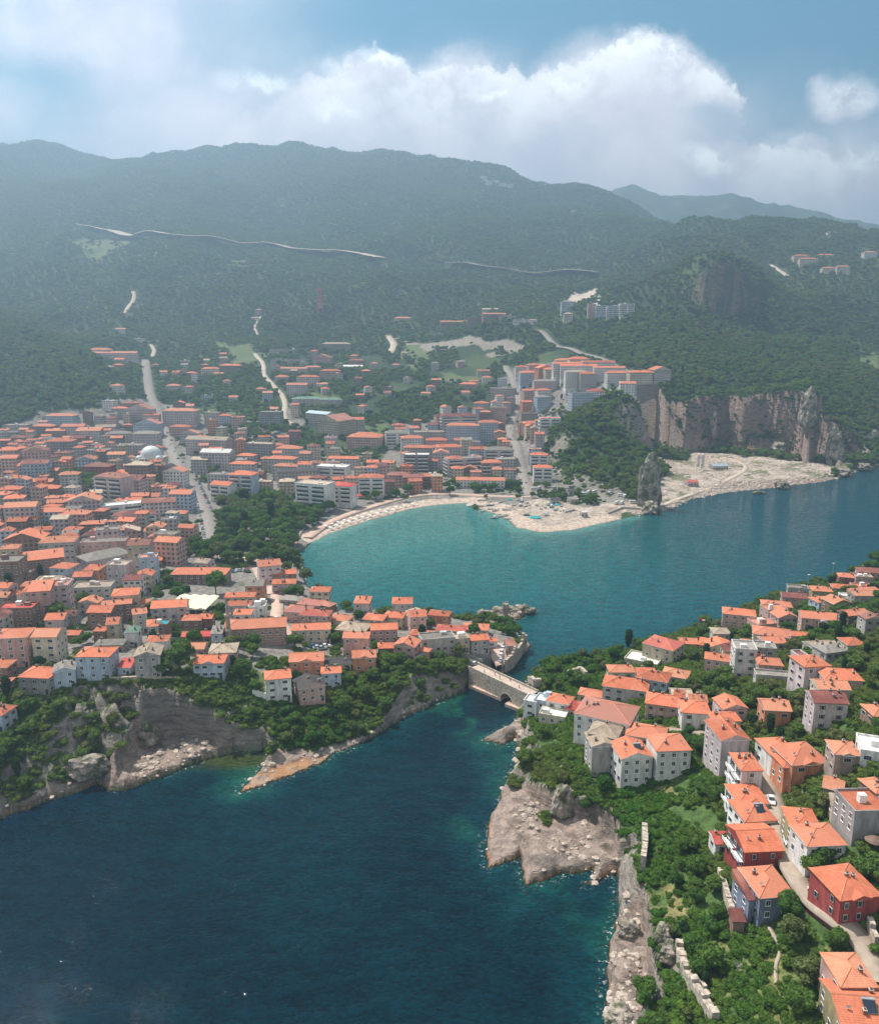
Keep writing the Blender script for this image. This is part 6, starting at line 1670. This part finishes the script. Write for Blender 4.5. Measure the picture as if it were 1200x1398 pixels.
LONE = [(295,812,13,'broad','big dark tree right of the cream market canopy'),(245,918,13,'broad','big dense green tree between two white houses at the cliff edge'),(222,925,8,'broad','dark tree at the foot of the grey gabled cliff house'),(332,930,9,'broad','leafy tree right of the blue-grey house at the cliff edge'),
 (430,618,15,'broad','large rounded tree behind the school in the town'),(614,676,9,'broad','round tree nearest the beach street awning'),(647,672,8,'broad','first of three round trees before the long white beach hall'),(660,671,8,'broad','middle of three round trees before the long white beach hall'),(672,671,8,'broad','third round tree before the long white beach hall'),(695,668,8,'broad','round tree at the corner of the beach street'),(707,667,8,'broad','round tree right of the corner tree on the beach street'),(727,680,6,'broad','small round tree on the sand behind the boats'),(807,688,9,'broad','lone round tree among the parked minibuses'),(557,675,10,'broad','round green tree on the promenade behind the beach sunshades'),(540,679,9,'broad','second round tree from the left on the beach promenade'),(513,684,10,'broad','left round tree on the beach promenade'),(450,700,11,'broad','broad tree before the white seafront hotel'),
 (672,846,5,'bush','round green bush on the rock spit left of the square tower'),(998,880,6,'cypress','dark pointed cypress by the pink seaside house'),(979,868,5.5,'broad','dark small tree left of the pink seaside house'),(948,1310,6.5,'broad','round dark tree standing alone right of the castle wall'),(1020,868,6,'broad','dark tree right of the pink seaside house'),
 (962,1350,4.0,'cypress','small dark conifer beside the castle wall'),(564,881,4,'bush','flat-topped green bush before the pink gabled house'),(752,935,4,'broad','dark tree on the fort wall behind the bridge'),(763,942,4.5,'broad','round tree on the fort behind the white bridge houses'),(712,985,5.5,'broad','dark tree on the rock below the white bridge houses'),(716,1045,6,'broad','dark tree leaning over the water left of the flat rock shelf'),(744,1122,3.2,'bush','round bush on the flat rock shelf'),(800,1110,6,'broad','wide dark tree behind the flat rock shelf'),(1000,1170,7,'broad','tall dark tree left of the red-walled house'),(1108,1200,7,'broad','broad dark tree between lane and crimson house'),(1120,1185,6.5,'broad','dark tree below the white hipped house by the lane'),(1140,1300,5.5,'broad','round bushy tree on the inner side of the lane bend'),(1075,1255,7,'broad','broad tree right below the blue house'),(1085,1290,7,'broad','dark tree with deep shade above the garden path'),(1098,1345,7,'broad','dense tree left of the faded tile roof'),(1088,1390,7,'broad','dense tree at the bottom edge near the olive house'),(1115,1100,5,'broad','leafy tree behind the ochre house on the lane'),(1128,1108,5.5,'broad','bushy tree left of the dark grey wall'),
 (397,712,12,'pine','tall pine in the park by the bay'),(312,746,14,'pine','bare-stemmed pine at the street corner of the park'),(306,747,14,'pine','slim pine left of the bare-stemmed one at the park corner'),(700,868,5,'broad','bush at the tip of the headland by the brown shed'),(687,866,4.5,'broad','small tree by the yellow parasol at the headland tip')]
for a in LONE: lone(*a)
p = ground(1006, 1330); g = empty('dead_tree', p); mb = MB(); mb.tube([(-.3, .12), (1.8, .07)], 6)
for k in range(9):
    a = k*.7; z0 = .7+.12*k; beam(mb, (0, 0, z0), (1.0*math.cos(a), 1.0*math.sin(a), z0+1.4), .04); beam(mb, (.5*math.cos(a), .5*math.sin(a), z0+.7), (.9*math.cos(a+.6), .9*math.sin(a+.6), z0+1.6), .03)
mb.build('branches', [deadm], g); tag(g, 'bare grey dead tree among the bushes right of the castle wall', 'tree')
lx = np.array([t[1][0] for t in TREES]); ly = np.array([t[1][1] for t in TREES])
keepm = np.array([np.hypot(lx-a, ly-b).min() > 3.2 for a, b in zip(X, Y)]) if len(X) < 400000 else np.ones(len(X), bool)
X, Y, Z, Hh = X[keepm], Y[keepm], Z[keepm], Hh[keepm]
# size in the picture
dep = Y*cP + (CAMH-Z)*sP; pu = 600+FPX*X/dep; pv = 699-FPX*(Y*sP+(Z+Hh*.6-CAMH)*cP)/dep
inv = (pu > -10) & (pu < 1210) & (pv < 1405)
size = np.where(inv, Hh/dep, 0); order = np.argsort(-size); NT_ = 300-len(TREES)-1
ind = order[:NT_]; rest = np.ones(len(X), bool); rest[ind] = False
for i in ind:
    k_ = rg_.random(); tree((X[i], Y[i], Z[i]), Hh[i]*(1.35 if k_ < .05 else 1), 'cypress' if k_ < .05 else 'pine' if k_ < .10 else 'broad')
ri = np.where(rest)[0]; n_ = len(ri); far_ = Y[ri] > 620
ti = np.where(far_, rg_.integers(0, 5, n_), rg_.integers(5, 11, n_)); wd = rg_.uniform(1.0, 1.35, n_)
cf = (rg_.random(n_) < .07) & (Y[ri] < 1500); ti = np.where(cf, rg_.integers(19, 22, n_), ti); wd = np.where(cf, wd*.95, wd)
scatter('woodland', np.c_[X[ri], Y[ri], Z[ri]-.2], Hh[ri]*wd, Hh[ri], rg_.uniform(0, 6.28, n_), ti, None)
# low bushes, brambles and creepers on the slopes near the drone
P = jitter_points(105, 520, lambda D: max(1.7, D/170), 15); x, y = P[:, 0], P[:, 1]; z = grid_z(x, y)
ok = (z > 1.2) & ~grid_lookup(URB, x, y) & (grid_lookup(ROCK, x, y) < .5) & (grid_lookup(GC, x, y) > .8) & ~((grid_lookup(GRS, x, y)) & (rg_.random(len(x)) < .45)) & (fbm(x, y, 14, 3, 95) > -.45)
ix = np.where(ok)[0]; ix = ix[clear_of_houses(x[ix], y[ix], .5) & clear_of_roads(x[ix], y[ix], .6)]
n_ = len(ix); hb = np.clip(1.25+.6*rg_.normal(size=n_), .5, 2.8)*np.where(y[ix] > 300, 1.35, 1)*np.where(grid_lookup(GRS, x[ix], y[ix]), .55, 1)
scatter('undergrowth', np.c_[x[ix], y[ix], z[ix]-.15], hb*1.5, hb, rg_.uniform(0, 6.28, n_), rg_.integers(11, 15, n_), None)
BARECLIFF = [tuple(on_z(u, v, 8)) for u, v in [(176,930),(335,930),(372,1000),(378,1040),(176,1060)]]
# scrub hanging on rock faces and town gardens
P = np.concatenate([jitter_points(230, 1000, lambda D: 4.5, 19), jitter_points(1300, 1460, lambda D: 5.5, 20)]); x, y = P[:, 0], P[:, 1]; z = grid_z(x, y); ur = grid_lookup(URB, x, y); rk = grid_lookup(ROCK, x, y)
ok = (z > 2.5) & (grid_lookup(GR, x, y) < .5) & ~grid_lookup(beach, x, y) & ~grid_lookup(BARE, x, y) & np.where(ur, fbm(x, y, 25, 3, 97) > .18, (rk > .45) & (fbm(x, y, 20, 3, 98) > np.where(y > 1200, -.6, np.where((y > 600), -.30, -.25))) & ~in_poly(BARECLIFF, x, y))
ix = np.where(ok)[0]; ix = ix[clear_of_houses(x[ix], y[ix], .8) & clear_of_roads(x[ix], y[ix], .8)]; n_ = len(ix)
hb = np.clip(2.2+.8*rg_.normal(size=n_), 1, 4)
scatter('scrub', np.c_[x[ix], y[ix], z[ix]-.3], hb*1.3, hb, rg_.uniform(0, 6.28, n_), rg_.integers(11, 15, n_), None)
# greenery draped over the tall cliff and the crag
P = np.concatenate([jitter_points(900, 1010, lambda D: 2.0, 31), jitter_points(1310, 1450, lambda D: 3.2, 32)]); x, y = P[:, 0], P[:, 1]; z = grid_z(x, y); rk = grid_lookup(ROCK, x, y)
ok = (rk > .4) & (z > 9) & (x > 200) & (x < 640) & (fbm(x, y*.6+z*.8, 20, 3, 33) > np.where(y > 1200, -.25, .02))
ix = np.where(ok)[0]; n_ = len(ix); hb = np.clip(2.6+1.0*rg_.normal(size=n_), 1, 5)
scatter('cliff_greenery', np.c_[x[ix], y[ix], z[ix]-.6], hb*1.4, hb, rg_.uniform(0, 6.28, n_), rg_.integers(0, 5, n_), None)
# loose rock along the shores and in the quarry
import bmesh
for k in range(4):
    bm = bmesh.new(); bmesh.ops.create_icosphere(bm, subdivisions=2, radius=.5); cr = random.Random(k+50)
    for q in bm.verts: q.co *= cr.uniform(.72, 1.15); q.co.z *= .7
    me = bpy.data.meshes.new('rubble_stone'); bm.to_mesh(me); bm.free(); me.materials.append(plain('rubble_stone', (.40, .335, .28), .95, .1, 0, .4, .7)); proto(me, 15+k)
P = np.concatenate([jitter_points(110, 470, lambda D: 1.9, 25), jitter_points(600, 1000, lambda D: 3.4, 26)]); x, y = P[:, 0], P[:, 1]; z = grid_z(x, y); rk = grid_lookup(ROCK, x, y)
qz = grid_lookup(quar, x, y); nz = fbm(x, y, 9, 3, 99)
ok = (z > -.6) & np.where(y < 480, (rk > .6) & (z < 5) & (nz > .12), (qz & (nz > .0) & (rg_.random(len(x)) < .5)) | ((rk > .3) & (z < 5) & (x > 150)))
ix = np.where(ok)[0]; n_ = len(ix); hb = np.clip(rg_.gamma(2.2, .42, n_), .35, 2.6)*np.where(y[ix] > 600, 1.7, 1)
scatter('rubble', np.c_[x[ix], y[ix], z[ix]+.05], hb*1.2, hb, rg_.uniform(0, 6.28, n_), rg_.integers(15, 19, n_), None)
print('woods', len(ri), 'trees', len(TREES), 'scrub', n_)
# ------------------------------------------------------------------ a label for every house and tree that singles it out
MARKS = [(1046,1201,'the blue-walled house'),(1154,1199,'the crimson house by the lane bend'),(1030,1139,'the red-walled house by the lane'),(1178,1092,'the blank grey-walled house'),(1173,1355,'the olive house at the bottom edge'),(1088,1056,'the salmon house on the lane'),(1117,1135,'the white house beside the ochre one'),(829,964,'the large rose-roofed block'),(820,1006,'the windowless grey gable'),(993,993,'the tall lilac gable house'),(906,875,'the red-roofed seaside block'),(1009,833,'the pink seaside house'),(1016,882,'the white flat-roofed tower house'),(1106,899,'the tall lilac hillside house'),(1129,948,'the maroon-roofed hillside house'),(1152,1017,'the stone house with dormer'),(1121,842,'the long pink shore house'),(1190,777,'the last shore house'),(742,960,'the white bridge houses'),(744,1160,'the flat rock shelf'),(880,1166,'the tall ruined wall'),(948,1350,'the castle wall'),(870,1310,'the near sea cliff'),
 (379,918,'the white tower house'),(346,878,'the long brick mosque'),(313,850,'the minaret'),(425,853,'the arched cream house'),(483,853,'the dark stone block'),(419,894,'the gabled salmon house'),(497,890,'the twin-gabled headland house'),(596,869,'the grey flat headland house'),(680,930,'the bridge'),(690,830,'the square tower'),(274,778,'the big terracotta hall'),(263,820,'the cream canopy'),(388,780,'the bayside restaurants'),(132,887,'the wide blue-grey cliff house'),(203,886,'the grey gabled cliff house'),(55,915,'the dark-walled cliff house'),(140,829,'the dark brown block'),(232,822,'the lilac old town block'),(250,980,'the shaded cliff'),(550,950,'the wooded headland slope'),(60,1040,'the wooded slope at bottom left'),
 (142,755,'the long grey-roofed block'),(165,688,'the white stepped hotel'),(155,648,'the maroon-topped tower block'),(191,739,'the beige slab tower'),(207,620,'the domed mosque'),(135,634,'the dark red block'),(84,566,'the hill-foot lilac block'),(200,590,'the lilac corner block'),(297,615,'the lilac street towers'),(332,645,'the pale blue balcony block'),(360,700,'the park'),(430,659,'the white seafront hotel'),(458,571,'the beige gabled school'),(499,594,'the pink school wing'),(430,610,'the big round tree'),(632,579,'the pale blue tower blocks'),(632,625,'the lilac beach block'),(656,653,'the long white beach hall'),(700,600,'the curving beach street'),(741,636,'the last hillside blocks'),(793,540,'the curved blue-grey block'),(813,530,'the red-roofed hillside block'),(900,507,'the lone lilac gable'),(760,680,'the boat yard'),(884,660,'the rock pinnacle'),(1000,570,'the shaded limestone cliff'),
 (836,418,'the white hilltop slabs'),(1125,363,'the cream hilltop row'),(678,248,'the high mountain estate'),(650,437,'the maroon works tower'),(437,409,'the red winding tower'),(155,487,'the long lilac works hall'),(393,487,'the white sheds'),(287,502,'the valley road houses'),(165,440,'the hillside track')]
NUM = ['', 'single-storey', 'two-storey', 'three-storey', 'four-storey', 'five-storey', 'six-storey', 'seven-storey']
ROOFK = dict(hip='hip roof', gable='gable roof', gabley='front gable', shed='sloping roof', flat='flat roof')
def relation(u, v, marks):
    d = sorted((math.hypot((u-a)*1.0, (v-b)*1.6), a, b, t) for a, b, t in marks)
    r, a, b, t = next((q for q in d if q[0] > 6), d[0])
    dx, dy = u-a, (v-b)*1.6
    if abs(dx) > abs(dy): return ('left of ' if dx < 0 else 'right of ') + t, r
    return ('behind ' if dy < 0 else 'in front of ') + t, r
def assign(items):                                   # items: (object, u, v, base words) ; unique by relation, then by order of distance
    byl = {}
    for o, u, v, base in items:
        rel, r = relation(u, v, MARKS); byl.setdefault((base, rel), []).append((r, o))
    for (base, rel), l in byl.items():
        l.sort(key=lambda q: q[0])
        for k, (r, o) in enumerate(l):
            s_ = '%s, %s%s' % (base, '' if len(l) == 1 else ordw(k)+' one ', rel)
            for a_, b_ in ((' apartment block', ' block'), (' one ', ' '), (' roof,', ','), ('green ', '')):
                if len(s_.replace('-', ' ').split()) > 16: s_ = s_.replace(a_, b_)
            o['label'] = s_
its = []
for h in HOUSES:
    o = h['o']; o['category'] = h['cat']; o['group'] = 'buildings ' + h['zone']
    if h['label']: o['label'] = h['label']; continue
    kindw = 'apartment block' if h['st'] >= 4 else h['cat']
    base = '%s %s %s with %s %s' % (WALLW.get(h['wc'], h['wc']), NUM[h['st']], kindw, ROOFW[h['rc']], ROOFK[h['kind']])
    u, v = h['u'], h['v']
    own = [t for a, b, t in MARKS if abs(a-u) < 5 and abs(b-v) < 5]
    its.append((o, u, v, base))
assign(its)
its = []
for g, p, h, kind, label in TREES:
    g['category'] = 'bush' if kind == 'bush' else 'tree'; g['group'] = 'trees and bushes of the coast'
    if label: g['label'] = label; continue
    u, v = project((p[0], p[1], p[2]+h*.6))
    sz = 'tall' if h > 6.6 else 'small' if h < 4 else 'leafy'
    its.append((g, u, v, {'cypress': '%s dark pointed cypress', 'pine': '%s dark pine tree'}.get(kind, '%s green broadleaf tree') % sz))
assign(its)
